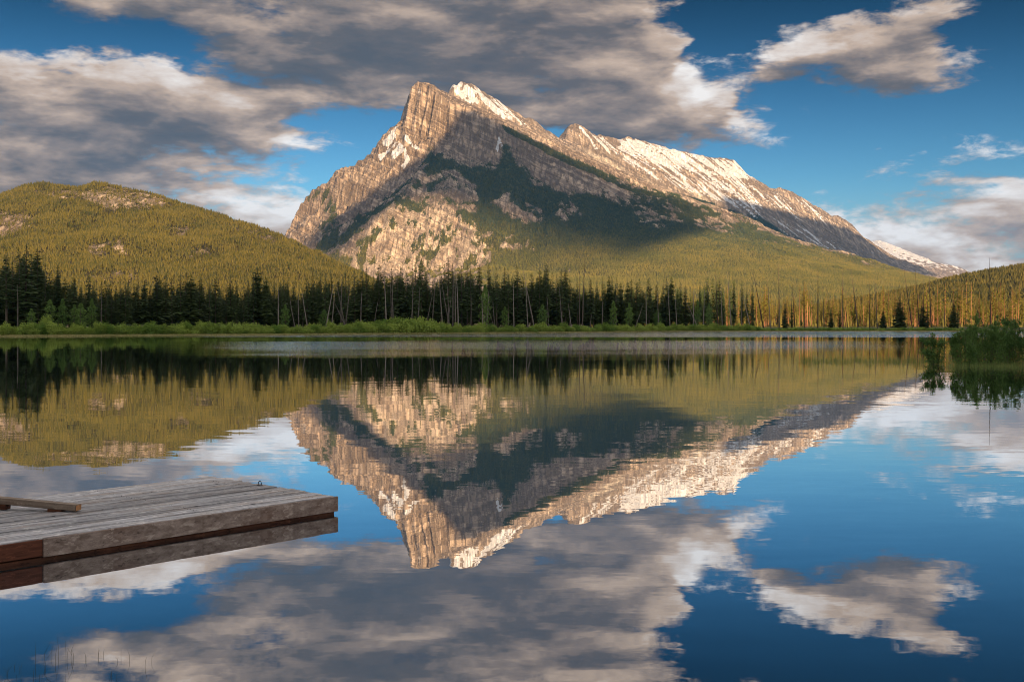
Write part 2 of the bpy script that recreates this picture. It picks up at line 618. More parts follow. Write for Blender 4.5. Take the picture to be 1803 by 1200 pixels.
    soft = sstep(poly_sd(px, py, [(860, 500), (900, 430), (1100, 400), (1300, 400), (1700, 505), (1700, 560), (860, 560)]), -20, 40)
    crest = np.exp(-(np.minimum(np.abs(poly_sd(px, py, [(p[0], p[1]) for p in A + top] + [(1259, 900), (500, 900)])), 60) / 10.0) ** 2)
    amp = (30 * gul + 12 * fine) * (1 - 0.72 * soft) + 18 * rough * (1 - soft)
    amp = amp * (1 + 0.9 * lf) + 26 * big
    cg = ridged(wx / 60, Y / 900, 4, seed=51) * 66 + ridged(wx / 19, Y / 260, 2, seed=55) * 14
    amp = amp * (1 - cliff) + cg * cliff
    amp = amp + low * (18 * ridged(wx / 75, Y / 600, 4, seed=61))
    Z = base + amp * high * (1 - 0.60 * crest)
    # beds of harder rock stand out as ledges
    dipc = Z + 0.42 * X + 22 * fbm(X / 260, Y / 260, 3, seed=71)
    led = np.abs(((dipc / 62.0) % 1.0) - 0.5) * 2
    Z = Z + (led - 0.5) * (16 * lf + 12 * cliff + 8 * low) * high
    px, py = look(X, Y, Z)
    # ------------------------------------------------ ground cover
    px = px + 40 * fbm(X / 150, Y / 220, 5, 0.62, seed=101) * sstep(py, 290, 340)
    py = py + 22 * fbm(X / 130, Y / 200, 5, 0.62, seed=111) * sstep(py, 290, 340)
    n = fbm(X / 170, Y / 170, 5, 0.6, seed=81)
    nf = fbm(wx / 60, Y / 90, 4, 0.6, seed=91)
    tree = poly_sd(px, py, [(753, 260), (775, 272), (800, 281), (830, 291), (868, 289), (884, 250), (902, 254), (907, 282), (937, 307), (950, 328), (985, 322), (1030, 333), (1080, 330),
                            (1120, 338), (1171, 350), (1259, 372), (1381, 418), (1521, 458), (1620, 485), (1900, 520), (1900, 600), (842, 600), (842, 490), (856, 430), (838, 404), (760, 374), (700, 366), (690, 362), (735, 312)])
    wood = 0.5 + np.clip(tree / 26.0, -0.9, 0.62)
    for poly, s in (([(880, 217), (1000, 275), (1080, 310), (1180, 345), (1259, 368), (1259, 376), (1180, 356), (1080, 323), (1000, 289), (890, 232)], 0.95),
                    ([(552, 447), (575, 417), (620, 392), (690, 347), (722, 318), (738, 312), (705, 350), (655, 384), (640, 398), (603, 430), (565, 455)], 0.9),
                    ([(548, 340), (560, 331), (582, 323), (575, 343), (556, 358)], 0.55), ([(563, 405), (575, 375), (592, 352), (598, 362), (585, 395), (570, 420)], 0.62),
                    ([(570, 372), (588, 345), (600, 345), (580, 372)], 0.4), ([(440, 470), (560, 450), (605, 440), (640, 470), (600, 600), (400, 600)], 0.7)):
        wood = np.maximum(wood, s * sstep(poly_sd(px, py, poly), -5, 5) * 1.15)
    # bare slabs among the trees
    for poly, s in (([(742, 305), (800, 296), (836, 330), (840, 375), (800, 380), (745, 368), (722, 352)], 0.50), ([(868, 352), (900, 348), (955, 378), (948, 392), (900, 385)], 0.62),
                    ([(972, 352), (1010, 348), (1015, 378), (985, 385)], 0.55), ([(930, 268), (1000, 305), (1050, 320), (1100, 338), (1104, 358), (1040, 346), (985, 330), (940, 305)], 0.58),
                    ([(1112, 350), (1140, 352), (1175, 392), (1165, 406), (1125, 385)], 0.52), ([(1172, 362), (1208, 378), (1212, 398), (1180, 388)], 0.62),
                    ([(1230, 384), (1258, 388), (1288, 402), (1290, 418), (1262, 410), (1232, 396)], 0.72), ([(1342, 424), (1366, 428), (1368, 436), (1345, 432)], 0.6),
                    ([(880, 415), (935, 412), (945, 445), (900, 452)], 0.42), ([(980, 470), (1000, 470), (1004, 490), (985, 490)], 0.4)):
        wood -= 1.7 * s * sstep(poly_sd(px, py, poly), -12, 10) * np.clip(0.80 + 1.9 * nf, 0, 2)
    lowin = sstep(poly_sd(px, py, [(604, 480), (640, 425), (668, 385), (692, 366), (760, 376), (828, 402), (856, 430), (842, 490), (600, 560)]), -4, 8)
    wood = np.where(lowin > 0.5, (0.26 + 1.5 * fbm(X / 42, Y / 80, 4, 0.6, seed=121) + 0.30 * n + 0.38 * sstep(px, 730, 870)), wood)
    wood = wood + (0.42 + 0.25 * sstep(-soft, -0.5, 0)) * n + 0.50 * nf - 0.10 * sstep(-soft, -0.6, 0)
    snow = np.zeros_like(Z)
    for poly in ([(690, 268), (697, 256), (706, 250), (712, 262), (704, 272), (690, 281)], [(668, 274), (684, 260), (696, 250), (700, 253), (684, 268), (670, 282)],
                 [(671, 250), (684, 240), (700, 226), (706, 228), (690, 246), (676, 258)], [(706, 292), (714, 283), (720, 282), (714, 294)], [(702, 283), (712, 272), (715, 275), (706, 285)],
                 [(728, 152), (744, 163), (743, 167), (728, 157)], [(874, 262), (879, 244), (882, 246), (880, 258), (877, 272)], [(715, 240), (738, 262), (735, 265), (712, 244)]):
        snow = np.maximum(snow, sstep(poly_sd(px, py, poly) + 9 * nf + 5 * fine, 0.0, 4.5))
    snow = np.maximum(snow, 0.60 * cliff * sstep(led, 0.84, 1.0) * sstep(n, 0.05, 0.3))
    band = sstep(led, 0.55, 1.0) * (0.35 + 0.5 * lf + 0.55 * cliff) * (1 - soft) * sstep(n + 0.2, -0.1, 0.4) + 1.0 * cliff * sstep(-cg, -4, 32)  # cliff gullies darkened too, recess shade put into the colour
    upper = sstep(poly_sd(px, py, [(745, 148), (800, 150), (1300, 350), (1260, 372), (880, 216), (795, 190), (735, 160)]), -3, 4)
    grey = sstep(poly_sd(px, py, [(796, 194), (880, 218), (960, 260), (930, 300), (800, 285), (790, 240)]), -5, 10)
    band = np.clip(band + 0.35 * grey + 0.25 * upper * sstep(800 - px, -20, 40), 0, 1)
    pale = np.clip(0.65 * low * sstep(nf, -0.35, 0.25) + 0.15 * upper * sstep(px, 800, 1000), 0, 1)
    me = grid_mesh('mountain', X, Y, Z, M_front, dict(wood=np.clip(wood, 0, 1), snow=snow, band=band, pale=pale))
    o = link('mountain', me)
    tag(o, 'big wedge shaped rocky mountain with cliff top and forested lower slopes', None, kind='structure')
    return X, Y, Z, np.clip(wood, 0, 1)


FX, FY, FZ, FW = front_mountain()


# ------------------------------------------------------------------ the snowy ridge behind it
def back_ridge():
    ys = np.concatenate([np.arange(7000, 8000, 40), np.arange(8000, 12001, 16)])
    X, Y = fan_grid(740, 1760, 1.7, ys)
    c1 = [(780, 190, 7750), (789, 172, 7860), (793, 151, 7900), (803, 142, 7950), (813, 145, 8000), (830, 150, 8050), (841, 157, 8080), (850, 165, 8100), (870, 175, 8150), (890, 188, 8200), (910, 200, 8250), (925, 211, 8290),
          (931, 210, 8310), (938, 210, 8330), (947, 220, 8370), (963, 230, 8400), (980, 243, 8450), (992, 251, 8520)]
    c2 = [(992, 251, 8520), (996, 238, 8660), (1005, 220, 8720), (1021, 220, 8780), (1039, 236, 8850), (1055, 246, 8900), (1067, 252, 8950), (1084, 258, 9080), (1089, 248, 9220), (1105, 242, 9280), (1124, 248, 9360),
          (1156, 257, 9450), (1194, 266, 9560), (1222, 273, 9650), (1250, 278, 9750), (1278, 280, 9850), (1292, 283, 9900), (1305, 296, 9940), (1309, 305, 9960), (1329, 316, 10040), (1357, 333, 10150), (1376, 332, 10230),
          (1395, 339, 10300), (1418, 353, 10380), (1446, 369, 10480), (1463, 381, 10550), (1479, 381, 10620), (1498, 395, 10700), (1516, 414, 10780), (1535, 427, 10860), (1570, 452, 10980), (1600, 473, 11100), (1650, 500, 11250), (1720, 525, 11400)]
    lo = [(740, 215, 7450), (800, 225, 7500), (880, 258, 7550), (1000, 318, 7700), (1100, 352, 7900), (1200, 388, 8200), (1300, 415, 8500), (1400, 443, 8800), (1500, 474, 9100), (1600, 497, 9400), (1720, 520, 9700)]
    lo2 = [(740, 400, 7000), (1000, 440, 7050), (1300, 500, 7300), (1500, 535, 7500), (1800, 560, 7600)]
    mid = [(870, 205, 7850), (960, 252, 8050), (1040, 285, 8250), (1110, 298, 8600), (1200, 325, 8900), (1290, 350, 9200), (1380, 385, 9500), (1470, 428, 9900), (1560, 468, 10200)]
    lines = [[at(*p) for p in L] for L in (c1, c2, lo, lo2, mid)]
    lines.append([(at(*p)[0] - 200, p[2] + 350, at(*p)[2] - 420) for p in c1[:-3]])
    lines.append([(at(*p)[0] - 200, p[2] + 500, max(100, at(*p)[2] - 480)) for p in c2[8:]])
    lines.append([(x, 12100, 60) for x in (-1500, 1500, 5500)])
    Z = tin(lines, X, Y)
    Z = np.where(np.isnan(Z), 40.0, Z)
    base = blur(Z, 1)
    px, py = look(X, Y, base)
    # the beds dip to the right: ribs and gullies run down that way
    s = (X * 0.80 - Y * 0.60)          # down the dip
    t = (X * 0.60 + Y * 0.80)          # across it
    tw = t + 60 * fbm(X / 350, Y / 350, 3, seed=5)
    rib = ridged(tw / 95, s / 1500, 4, 0.6, seed=13)
    rough = ridged(X / 140, Y / 140, 5, 0.6, seed=23)
    cr = np.exp(-(np.minimum(np.abs(poly_sd(px, py, [(p[0], p[1]) for p in c1 + c2] + [(1720, 900), (740, 900)])), 60) / 9.0) ** 2)
    Z = base + (34 * rib + 20 * rough + 22 * fbm(X / 600, Y / 600, 3, seed=33)) * (1 - 0.5 * cr) * sstep(base, 60, 350)
    px, py = look(X, Y, Z)
    n = fbm(X / 260, Y / 260, 5, 0.6, seed=43)
    nf = fbm(tw / 34, s / 420, 4, 0.6, seed=53)
    snow = np.zeros_like(Z)
    for poly, a in (([(1084, 262), (1092, 244), (1130, 246), (1220, 270), (1300, 284), (1340, 318), (1260, 312), (1190, 300), (1130, 284)], 1.05), ([(1100, 270), (1180, 290), (1300, 312), (1400, 365), (1330, 372), (1230, 345), (1150, 318), (1090, 288)], 0.62),
                    ([(1300, 330), (1380, 370), (1480, 440), (1440, 440), (1330, 385), (1260, 350)], 0.42), ([(790, 160), (800, 142), (840, 152), (900, 190), (945, 215), (960, 232), (900, 215), (840, 190), (810, 178)], 0.72),
                    ([(810, 178), (860, 200), (960, 244), (985, 262), (940, 250), (850, 212), (800, 185)], 0.50), ([(998, 230), (1022, 222), (1080, 258), (1100, 280), (1040, 262)], 0.62), ([(1340, 320), (1380, 335), (1450, 375), (1470, 410), (1380, 370)], 0.40)):
        snow = np.maximum(snow, a * sstep(poly_sd(px, py, poly), -7, 7))
    snow = np.where(snow > 0.02, snow - 0.10 + 1.6 * nf + 0.6 * n - 0.20 * rib, 0)
    wood = sstep(poly_sd(px, py, [(1255, 372), (1285, 362), (1340, 378), (1400, 412), (1480, 448), (1560, 470), (1640, 496), (1640, 560), (1250, 560)]), -8, 10) * 0.62 + 0.5 * n + 0.2 * nf
    wood = np.maximum(wood, 0.9 * sstep(poly_sd(px, py, [(860, 216), (1000, 282), (1130, 322), (1260, 358), (1260, 372), (1130, 345), (1000, 305), (860, 235)]), -3, 3) * sstep(px, 1040, 1100))
    wood = np.clip(wood, 0, 1) * (py > 200)
    band = np.clip(sstep(ridged(tw / 70, s / 2200, 3, seed=63), 0.15, 0.75) * 0.7 + sstep(poly_sd(px, py, [(1300, 370), (1400, 395), (1500, 425), (1600, 480), (1500, 470), (1380, 425)]), -5, 10) * 0.6, 0, 1)  # rock also darkened low on the ridge, painted in the cloud shade's outline
    pale = np.clip(0.9 * sstep(n, -0.1, 0.4) * sstep(poly_sd(px, py, [(880, 210), (1000, 255), (1080, 270), (1300, 350), (1280, 375), (1080, 315), (900, 230)]), -5, 15), 0, 1)
    o = link('mountain', grid_mesh('mountain', X, Y, Z, M_back, dict(wood=wood, snow=np.clip(snow, 0, 1), band=band, pale=pale)))
    tag(o, 'long snow streaked rocky ridge running down to the right behind the main mountain', kind='structure')


back_ridge()


def far_peak():
    ys = np.arange(13500, 18501, 60)
    X, Y = fan_grid(1440, 1830, 2.0, ys)
    c = [(1440, 470, 15600), (1500, 440, 15800), (1535, 424, 16000), (1545, 422, 16000), (1563, 428, 16100), (1586, 442, 16200), (1614, 456, 16300), (1634, 466, 16400), (1647, 462, 16700), (1671, 471, 16800), (1690, 470, 17100), (1705, 477, 17200), (1740, 492, 17300), (1830, 520, 17400)]
    lo = [(1440, 520, 13600), (1560, 510, 13600), (1650, 515, 13800), (1830, 540, 14000)]
    lines = [[at(*p) for p in c], [at(*p) for p in lo], [(x, 18600, 100) for x in (4000, 7000, 9500)], [(x, 13300, 60) for x in (3000, 7000)]]
    Z = tin(lines, X, Y)
    Z = np.where(np.isnan(Z), 60.0, Z)
    px, py = look(X, Y, Z)
    s, t = X * 0.8 - Y * 0.6, X * 0.6 + Y * 0.8
    rib = ridged(t / 190, s / 1500, 4, 0.6, seed=15)
    cr = np.exp(-(np.minimum(np.abs(poly_sd(px, py, [(p[0], p[1]) for p in c] + [(1830, 900), (1440, 900)])), 60) / 6.0) ** 2)
    Z = Z + 45 * rib * (1 - 0.75 * cr)
    nf = fbm(t / 90, s / 900, 4, 0.6, seed=25)
    snow = np.clip(0.75 - (py - 450) / 90.0 + 0.9 * nf - 0.004 * np.maximum(px - 1560, 0) * 0.3, 0, 1)
    o = link('mountain', grid_mesh('mountain', X, Y, Z, M_back, dict(wood=np.zeros_like(Z), snow=snow, band=np.full_like(Z, 0.5), pale=np.zeros_like(Z))))
    tag(o, 'small far snow covered peak low on the right', kind='structure')


far_peak()


# ------------------------------------------------------------------ wooded hills left and right
def left_hill():
    ys = np.arange(1440, 3700, 10)
    X, Y = fan_grid(-420, 760, 3.0, ys)
    c = [(-420, 420, 2900), (-200, 380, 2950), (-60, 358, 3000), (0, 345, 3000), (40, 329, 3000), (68, 324, 3000), (95, 329, 3010), (118, 340, 3030), (134, 344, 3030), (147, 331, 2950), (170, 320, 2930), (205, 326, 2920), (260, 337, 2900), (330, 362, 2850),
         (400, 386, 2780), (460, 403, 2720), (500, 416, 2680), (540, 440, 2600), (590, 466, 2500), (640, 490, 2400), (700, 520, 2300), (760, 545, 2200)]
    mid = [(-420, 500, 2300), (-100, 450, 2350), (60, 430, 2350), (200, 425, 2350), (330, 440, 2320), (450, 462, 2250), (560, 492, 2150), (640, 515, 2080)]
    foot = [(-420, 560, 1800), (100, 555, 1850), (400, 560, 1800), (760, 566, 1750)]
    lines = [[at(*p) for p in L] for L in (c, mid, foot)]
    lines.append([(at(*p)[0], p[2] + 500, max(10, at(*p)[2] - 200)) for p in c])
    lines.append([(x, 1430, -3) for x in (-1500, -600, 300)])
    lines.append([(x, 3750, 5) for x in (-2600, 0, 500)])
    Z = tin(lines, X, Y)
    Z = np.where(np.isnan(Z), 2.0, Z)
    Z = blur(Z, 1)
    px, py = look(X, Y, Z)
    Z = Z + (20 * fbm(X / 260, Y / 260, 4, seed=7) + 10 * ridged(X / 110, Y / 260, 3, seed=9)) * sstep(Z, 15, 120) * (1 - 0.6 * np.exp(-((Y - 2950) / 150) ** 2))
    px, py = look(X, Y, Z)
    n = fbm(X / 60, Y / 60, 4, 0.65, seed=17)
    n2 = fbm(X / 22, Y / 30, 3, 0.65, seed=19)
    wood = np.full_like(Z, 0.95)
    for poly, a in (([(120, 338), (150, 336), (190, 330), (270, 345), (300, 362), (230, 368), (190, 372), (150, 352)], 0.55), ([(-20, 380), (40, 372), (55, 395), (10, 418), (-20, 420)], 0.55), ([(145, 432), (215, 420), (225, 450), (160, 450)], 0.40),
                    ([(300, 400), (330, 402), (325, 420), (300, 418)], 0.40), ([(400, 392), (500, 420), (480, 432), (410, 404)], 0.40), ([(330, 440), (380, 440), (380, 455), (335, 452)], 0.40), ([(60, 332), (125, 338), (110, 350), (60, 345)], 0.38), ([(150, 482), (235, 478), (235, 492), (150, 495)], 0.45)):
        wood -= a * sstep(poly_sd(px, py, poly) + 26 * n, -14, 12) * (1.0 + 1.3 * n2)
    wood = np.clip(wood + 0.35 * n - 0.12, 0, 1)
    o = link('hill', grid_mesh('hill', X, Y, Z, M_hill, dict(wood=wood, snow=np.zeros_like(Z), band=np.zeros_like(Z), pale=np.zeros_like(Z))))
    tag(o, 'rounded wooded hill with pale rocky patches on the left', kind='structure')
    return X, Y, Z, wood


def right_hill():
    ys = np.arange(1140, 3300, 12)
    X, Y = fan_grid(1350, 2250, 3.5, ys)
    c = [(1350, 556, 2000), (1480, 536, 2100), (1560, 519, 2200), (1600, 509, 2250), (1640, 499, 2320), (1700, 484, 2420), (1750, 474, 2480), (1803, 469, 2520), (1900, 450, 2600), (2050, 440, 2650), (2250, 440, 2700)]
    foot = [(1350, 566, 1500), (1600, 562, 1500), (1800, 556, 1500), (2250, 550, 1500)]
    lines = [[at(*p) for p in L] for L in (c, foot)]
    lines.append([(at(*p)[0], p[2] + 400, max(10, at(*p)[2] - 80)) for p in c])
    lines.append([(x, 1130, -3) for x in (100, 500, 1000)])
    lines.append([(x, 3350, 5) for x in (700, 2400)])
    Z = tin(lines, X, Y)
    Z = np.where(np.isnan(Z), 2.0, Z)
    Z = Z + 6 * fbm(X / 200, Y / 200, 4, seed=27) * sstep(Z, 8, 60)
    n = fbm(X / 60, Y / 60, 4, 0.65, seed=37)
    wood = np.clip(0.92 + 0.2 * n, 0, 1)
    o = link('hill', grid_mesh('hill', X, Y, Z, M_hill, dict(wood=wood, snow=np.zeros_like(Z), band=np.zeros_like(Z), pale=np.zeros_like(Z))))
    tag(o, 'low wooded hill on the far right', kind='structure')
    return X, Y, Z, wood


LX, LY, LZ, LW = left_hill()
RX, RY, RZ, RW = right_hill()


# ------------------------------------------------------------------ valley floor, lake, the slope behind the viewer
SHORE = [(-900, 235), (-500, 245), (-250, 252), (-120, 265), (-74, 293), (-18, 348), (30, 405), (67, 446), (140, 464), (210, 466), (400, 470), (900, 480)]


def shore_y(x):
    return np.interp(x, [p[0] for p in SHORE], [p[1] for p in SHORE])


def ground():
    xs = np.concatenate([np.linspace(-9000, -950, 24), np.linspace(-900, 900, 361), np.linspace(950, 11000, 28)])
    ys = np.concatenate([np.linspace(-2500, -60, 14), np.linspace(-50, 240, 40), np.linspace(243, 560, 160), np.linspace(580, 1600, 40), np.linspace(1700, 20000, 40)])
    X, Y = np.meshgrid(xs, ys)
    d = Y - shore_y(X) + 0.8 * perlin(X / 9, Y / 9, 3) + 1.2 * perlin(X / 31, Y / 31, 4)
    far = np.clip(0.10 * d, -1.6, 0.55) + 0.9 * sstep(d, 8, 120)
    near = np.clip((-2.0 - Y) * 0.45, -1.6, 1.2)
    side = np.clip((np.abs(X) - 800) * 0.05, -1.6, 1.0)
    Z = np.maximum(np.maximum(far, near), side) + 0.12 * perlin(X / 5, Y / 5, 6)
    m, nt, b = new_mat('valley_soil')
    pos = nt.new('ShaderNodeNewGeometry').outputs['Position']
    n = nt.noise(pos, 0.25, 5, 0.6)
    nt.l.new(nt.mix(nt.step(n, 0.3, 0.7), (0.045, 0.060, 0.020), (0.085, 0.080, 0.035)), b.inputs['Base Color'])
    o = link('ground', grid_mesh('ground', X, Y, Z, m))
    tag(o, 'flat grassy valley floor around the lake', kind='structure')


ground()


def lake():
    m, nt, b = new_mat('lake_water')
    nt.n.remove(b)
    geo = nt.new('ShaderNodeNewGeometry')
    pos = geo.outputs['Position']
    P = nt.sep(pos)
    # breeze patches: wide and shallow across the lake, still water elsewhere
    big = nt.noise(nt.vm('MULTIPLY', pos, (0.012, 0.035, 1)), 1.0, 4, 0.6)
    wob = nt.m('MULTIPLY', nt.m('SUBTRACT', big, 0.5), 110.0)
    yw = nt.m('ADD', P[1], wob)
    ang = nt.m('DIVIDE', P[0], nt.m('MAXIMUM', P[1], 1.0))
    a1 = nt.m('MULTIPLY', nt.step(yw, 85, 150), nt.step(yw, 225, 165))
    a1 = nt.m('MULTIPLY', a1, nt.m('MULTIPLY', nt.step(nt.m('ADD', ang, nt.m('MULTIPLY', big, 0.12)), -0.28, -0.05), nt.step(ang, 0.40, 0.10, 0.0, 1.0)))
    a2 = nt.m('MULTIPLY', nt.step(nt.m('ADD', P[1], nt.m('MULTIPLY', wob, 0.25)), 238, 262), nt.step(ang, -0.40, -0.22))
    patch = nt.m('MINIMUM', nt.m('ADD', nt.m('MULTIPLY', a1, 0.9), a2), 1.0)
    amp = nt.m('ADD', nt.m('MULTIPLY', nt.step(big, 0.38, 0.62), 0.0036), 0.0020)

    def slopes(sx, sy, detail):
        c = nt.noise(nt.vm('MULTIPLY', pos, (sx, sy, 1.0)), 1.0, detail, 0.5, out=1)
        return nt.vm('SUBTRACT', c, (0.5, 0.5, 0.5))
    s1 = slopes(0.55, 1.9, 2)       # long low ripples
    s2 = slopes(3.0, 7.5, 2)        # short ripples
    s3 = slopes(9.0, 16.0, 1)       # wind-ruffled water
    sl = nt.vm('ADD', s1, nt.vm('SCALE', s2, s=0.7))
    sv = nt.vm('SCALE', sl, s=nt.m('MULTIPLY', amp, 2.6))
    sv = nt.vm('ADD', sv, nt.vm('SCALE', s3, s=nt.m('MULTIPLY', patch, 1.0)))
    sv = nt.vm('MULTIPLY', sv, (0.55, 1.0, 0.0))
    nrm = nt.vm('NORMALIZE', nt.vm('ADD', sv, (0, 0, 1)))
    gl = nt.new('ShaderNodeBsdfGlossy')
    gl.inputs['Color'].default_value = (0.90, 0.92, 0.94, 1)
    gl.inputs['Roughness'].default_value = 0.0
    nt.l.new(nrm, gl.inputs['Normal'])
    df = nt.new('ShaderNodeBsdfDiffuse')
    df.inputs['Color'].default_value = (0.012, 0.022, 0.030, 1)
    fr = nt.new('ShaderNodeFresnel')
    fr.inputs['IOR'].default_value = 1.33
    mixs = nt.new('ShaderNodeMixShader')
    nt.l.new(nt.step(fr.outputs[0], 0.05, 0.6, 0.70, 0.97, smooth=False), mixs.inputs[0])
    nt.l.new(df.outputs[0], mixs.inputs[1])
    nt.l.new(gl.outputs[0], mixs.inputs[2])
    nt.l.new(mixs.outputs[0], nt.n['Material Output'].inputs['Surface'])
    xs = np.linspace(-860, 860, 40)
    ys = np.linspace(-40, 620, 24)
    X, Y = np.meshgrid(xs, ys)
    o = link('lake', grid_mesh('lake', X, Y, np.zeros_like(X), m))
    tag(o, 'calm lake mirroring the mountain', kind='structure')


lake()


def slope_behind():
    """The valley side behind the viewer: it keeps the low sun off the lake and the shore."""
    xs = np.linspace(-1800, 2400, 120)
    ys = np.linspace(-1700, -90, 60)
    X, Y = np.meshgrid(xs, ys)
    crest = 257 + 5 * fbm(X / 300, X * 0 + 1.5, 3, seed=2)
    t = np.clip((-110 - Y) / 490.0, 0, 1)
    Z = crest * sstep(t, 0, 1) - 0.10 * np.clip(-600 - Y, 0, 2000)
    Z = np.maximum(Z, 1.0) + 3 * fbm(X / 60, Y / 60, 3, seed=4) * sstep(t, 0.05, 0.3) * (Y > -560)
    o = link('hill', grid_mesh('hill', X, Y, Z, M_hill, dict(wood=np.ones_like(Z), snow=np.zeros_like(Z), band=np.zeros_like(Z), pale=np.zeros_like(Z))))
    tag(o, 'wooded valley side behind the viewpoint that shades the lake', kind='structure')


slope_behind()


# clouds overhead whose shadows lie on the mountain
def cloud(points, base, seed, rim):
    """A lumpy cloud, flat below and domed above, over a plan outline."""
    P = np.array(points)
    x0, y0 = P.min(0) - 60
    x1, y1 = P.max(0) + 60
    n = 150
    xs, ys = np.linspace(x0, x1, n), np.linspace(y0, y1, n)
    X, Y = np.meshgrid(xs, ys)
    K = 0.21                                  # drawn out along y so the cast shadow's edges soften evenly
    sd_ = poly_sd(X, Y * K, [(p[0], p[1] * K) for p in P]) + 30 * fbm(X / 110, Y * K / 110, 4, 0.6, seed=seed)
    ins = sd_ > 0
    top = base + 26 * np.sqrt(np.maximum(sd_, 0)) * (1 + 0.35 * fbm(X / 120, Y * K / 120, 4, seed=seed + 3)) * 0.55
    bot = base - 3.5 * np.sqrt(np.maximum(sd_, 0))
    idx = -np.ones((n, n, 2), int)
    verts, faces = [], []
    for j in range(n):
        for i in range(n):
            if ins[j, i]:
                idx[j, i, 0] = len(verts)
                verts.append((X[j, i], Y[j, i], top[j, i]))
                idx[j, i, 1] = len(verts)
                verts.append((X[j, i], Y[j, i], bot[j, i]))
    for j in range(n - 1):
        for i in range(n - 1):
            q = [(j, i), (j, i + 1), (j + 1, i + 1), (j + 1, i)]
            if all(ins[a] for a in q):
                faces.append([idx[a][0] for a in q])
                faces.append([idx[a][1] for a in reversed(q)])
    m = bpy.data.materials.get('cloud')
    if m is None:                                   # thin at the rim, where it lets light through
        m, nt, b = new_mat('cloud')
        b.inputs['Base Color'].default_value = (0.85, 0.85, 0.87, 1)
        nt.l.new(nt.attr('depth'), b.inputs['Alpha'])
    me = mesh_of('cloud', verts, faces, [m], True)
    a = me.attributes.new('depth', 'FLOAT', 'POINT')
    t = (Y - y0) / (y1 - y0)
    dv = sstep(sd_, 0, rim[0] * (1 - t) + rim[1] * t)[ins]
    a.data.foreach_set('value', np.repeat(dv, 2).astype(np.float32))
    o = link('cloud', me)
    tag(o, kind='stuff')
    o['label'] = 'grey cloud overhead whose shadow lies on the mountain'


def cast_up(poly, y_cloud_z):
    """Where a cloud at height z must hang to shade these points of the mountain."""
    r = []
    for (px, py, Y) in poly:
        p = Vector(at(px, py, Y))
        k = (y_cloud_z - p.z) / SUN.z
        q = p + SUN * k
        r.append((q.x, q.y))
    return r


SHADE1 = [(520, 452, 6000), (560, 415, 6150), (612, 382, 6300), (682, 336, 6500), (745, 286, 6750), (780, 250, 6900), (800, 205, 7050), (840, 208, 7030), (890, 226, 6990), (960, 262, 6930), (1040, 302, 6860), (1130, 340, 6800), (1230, 368, 6760),
          (1310, 392, 6600), (1285, 402, 6450), (1210, 432, 5950), (1130, 462, 5450), (1040, 488, 5000), (960, 484, 5100), (900, 458, 5350), (840, 424, 5700), (760, 378, 5930), (705, 370, 6000), (672, 395, 6150), (625, 440, 6000), (570, 475, 5900)]
SHADE2 = [(1262, 362, 9000), (1300, 362, 9150), (1380, 385, 9600), (1460, 400, 10200), (1530, 432, 10600), (1600, 478, 10900), (1630, 500, 10600), (1520, 478, 9300), (1400, 440, 8800), (1280, 400, 8600)]
SHADE3 = [(535, 442, 6050), (570, 408, 6200), (622, 374, 6350), (688, 330, 6550), (742, 284, 6780), (765, 290, 6500), (735, 325, 6300), (702, 362, 6050), (668, 384, 6050), (638, 412, 5950), (605, 446, 5950), (560, 474, 5900)]
cloud(cast_up(SHADE3, 2050.0), 2050.0, 5, (26.0, 26.0))
cloud(cast_up(SHADE1, 1980.0), 1980.0, 3, (420.0, 30.0))
cloud(cast_up(SHADE2, 2350.0), 2350.0, 8, (80.0, 50.0))


# ------------------------------------------------------------------ evening haze over the whole valley
def haze():
    mb = []
    x0, x1, y0, y1, z0, z1 = -4500.0, 11500.0, -2600.0, 20200.0, -4.0, 1790.0
    v = [(x0, y0, z0), (x1, y0, z0), (x1, y1, z0), (x0, y1, z0), (x0, y0, z1), (x1, y0, z1), (x1, y1, z1), (x0, y1, z1)]
    f = [(0, 3, 2, 1), (4, 5, 6, 7), (0, 1, 5, 4), (1, 2, 6, 5), (2, 3, 7, 6), (3, 0, 4, 7)]
    m = bpy.data.materials.new('haze')
    m.use_nodes = True
    nt = NT(m.node_tree)
    nt.n.remove(nt.n['Principled BSDF'])
    pv = nt.new('ShaderNodeVolumePrincipled')
    pv.inputs['Color'].default_value = (0.05, 0.36, 1.0, 1)
    pv.inputs['Density'].default_value = HAZE
    nt.l.new(pv.outputs[0], nt.n['Material Output'].inputs['Volume'])
    o = link('haze', mesh_of('haze', v, f, [m]))
    tag(o, 'thin blue evening haze filling the valley', kind='stuff')


HAZE = 1.3e-5
haze()


# ------------------------------------------------------------------ plant materials
def leaf_mat(name, a, b_, vary=0.5, trans=0.0, scale=0.6):
    m, nt, b = new_mat(name)
    oi = nt.new('ShaderNodeObjectInfo')
    pos = nt.new('ShaderNodeNewGeometry').outputs['Position']
    n = nt.noise(pos, scale, 3, 0.6)
    f = nt.m('ADD', nt.m('MULTIPLY', oi.outputs['Random'], vary), nt.m('MULTIPLY', n, 1.0 - vary * 0.5))
    nt.l.new(nt.mix(nt.step(f, 0.2, 0.95), a, b_), b.inputs['Base Color'])
    b.inputs['Roughness'].default_value = 0.7
    if trans:
        t = nt.new('ShaderNodeBsdfTranslucent')
        t.inputs['Color'].default_value = (*[min(1, c * 1.3) for c in b_], 1)
        mx = nt.new('ShaderNodeMixShader')
        mx.inputs[0].default_value = trans
        nt.l.new(b.outputs[0], mx.inputs[1])
        nt.l.new(t.outputs[0], mx.inputs[2])
        nt.l.new(mx.outputs[0], nt.n['Material Output'].inputs['Surface'])
    return m


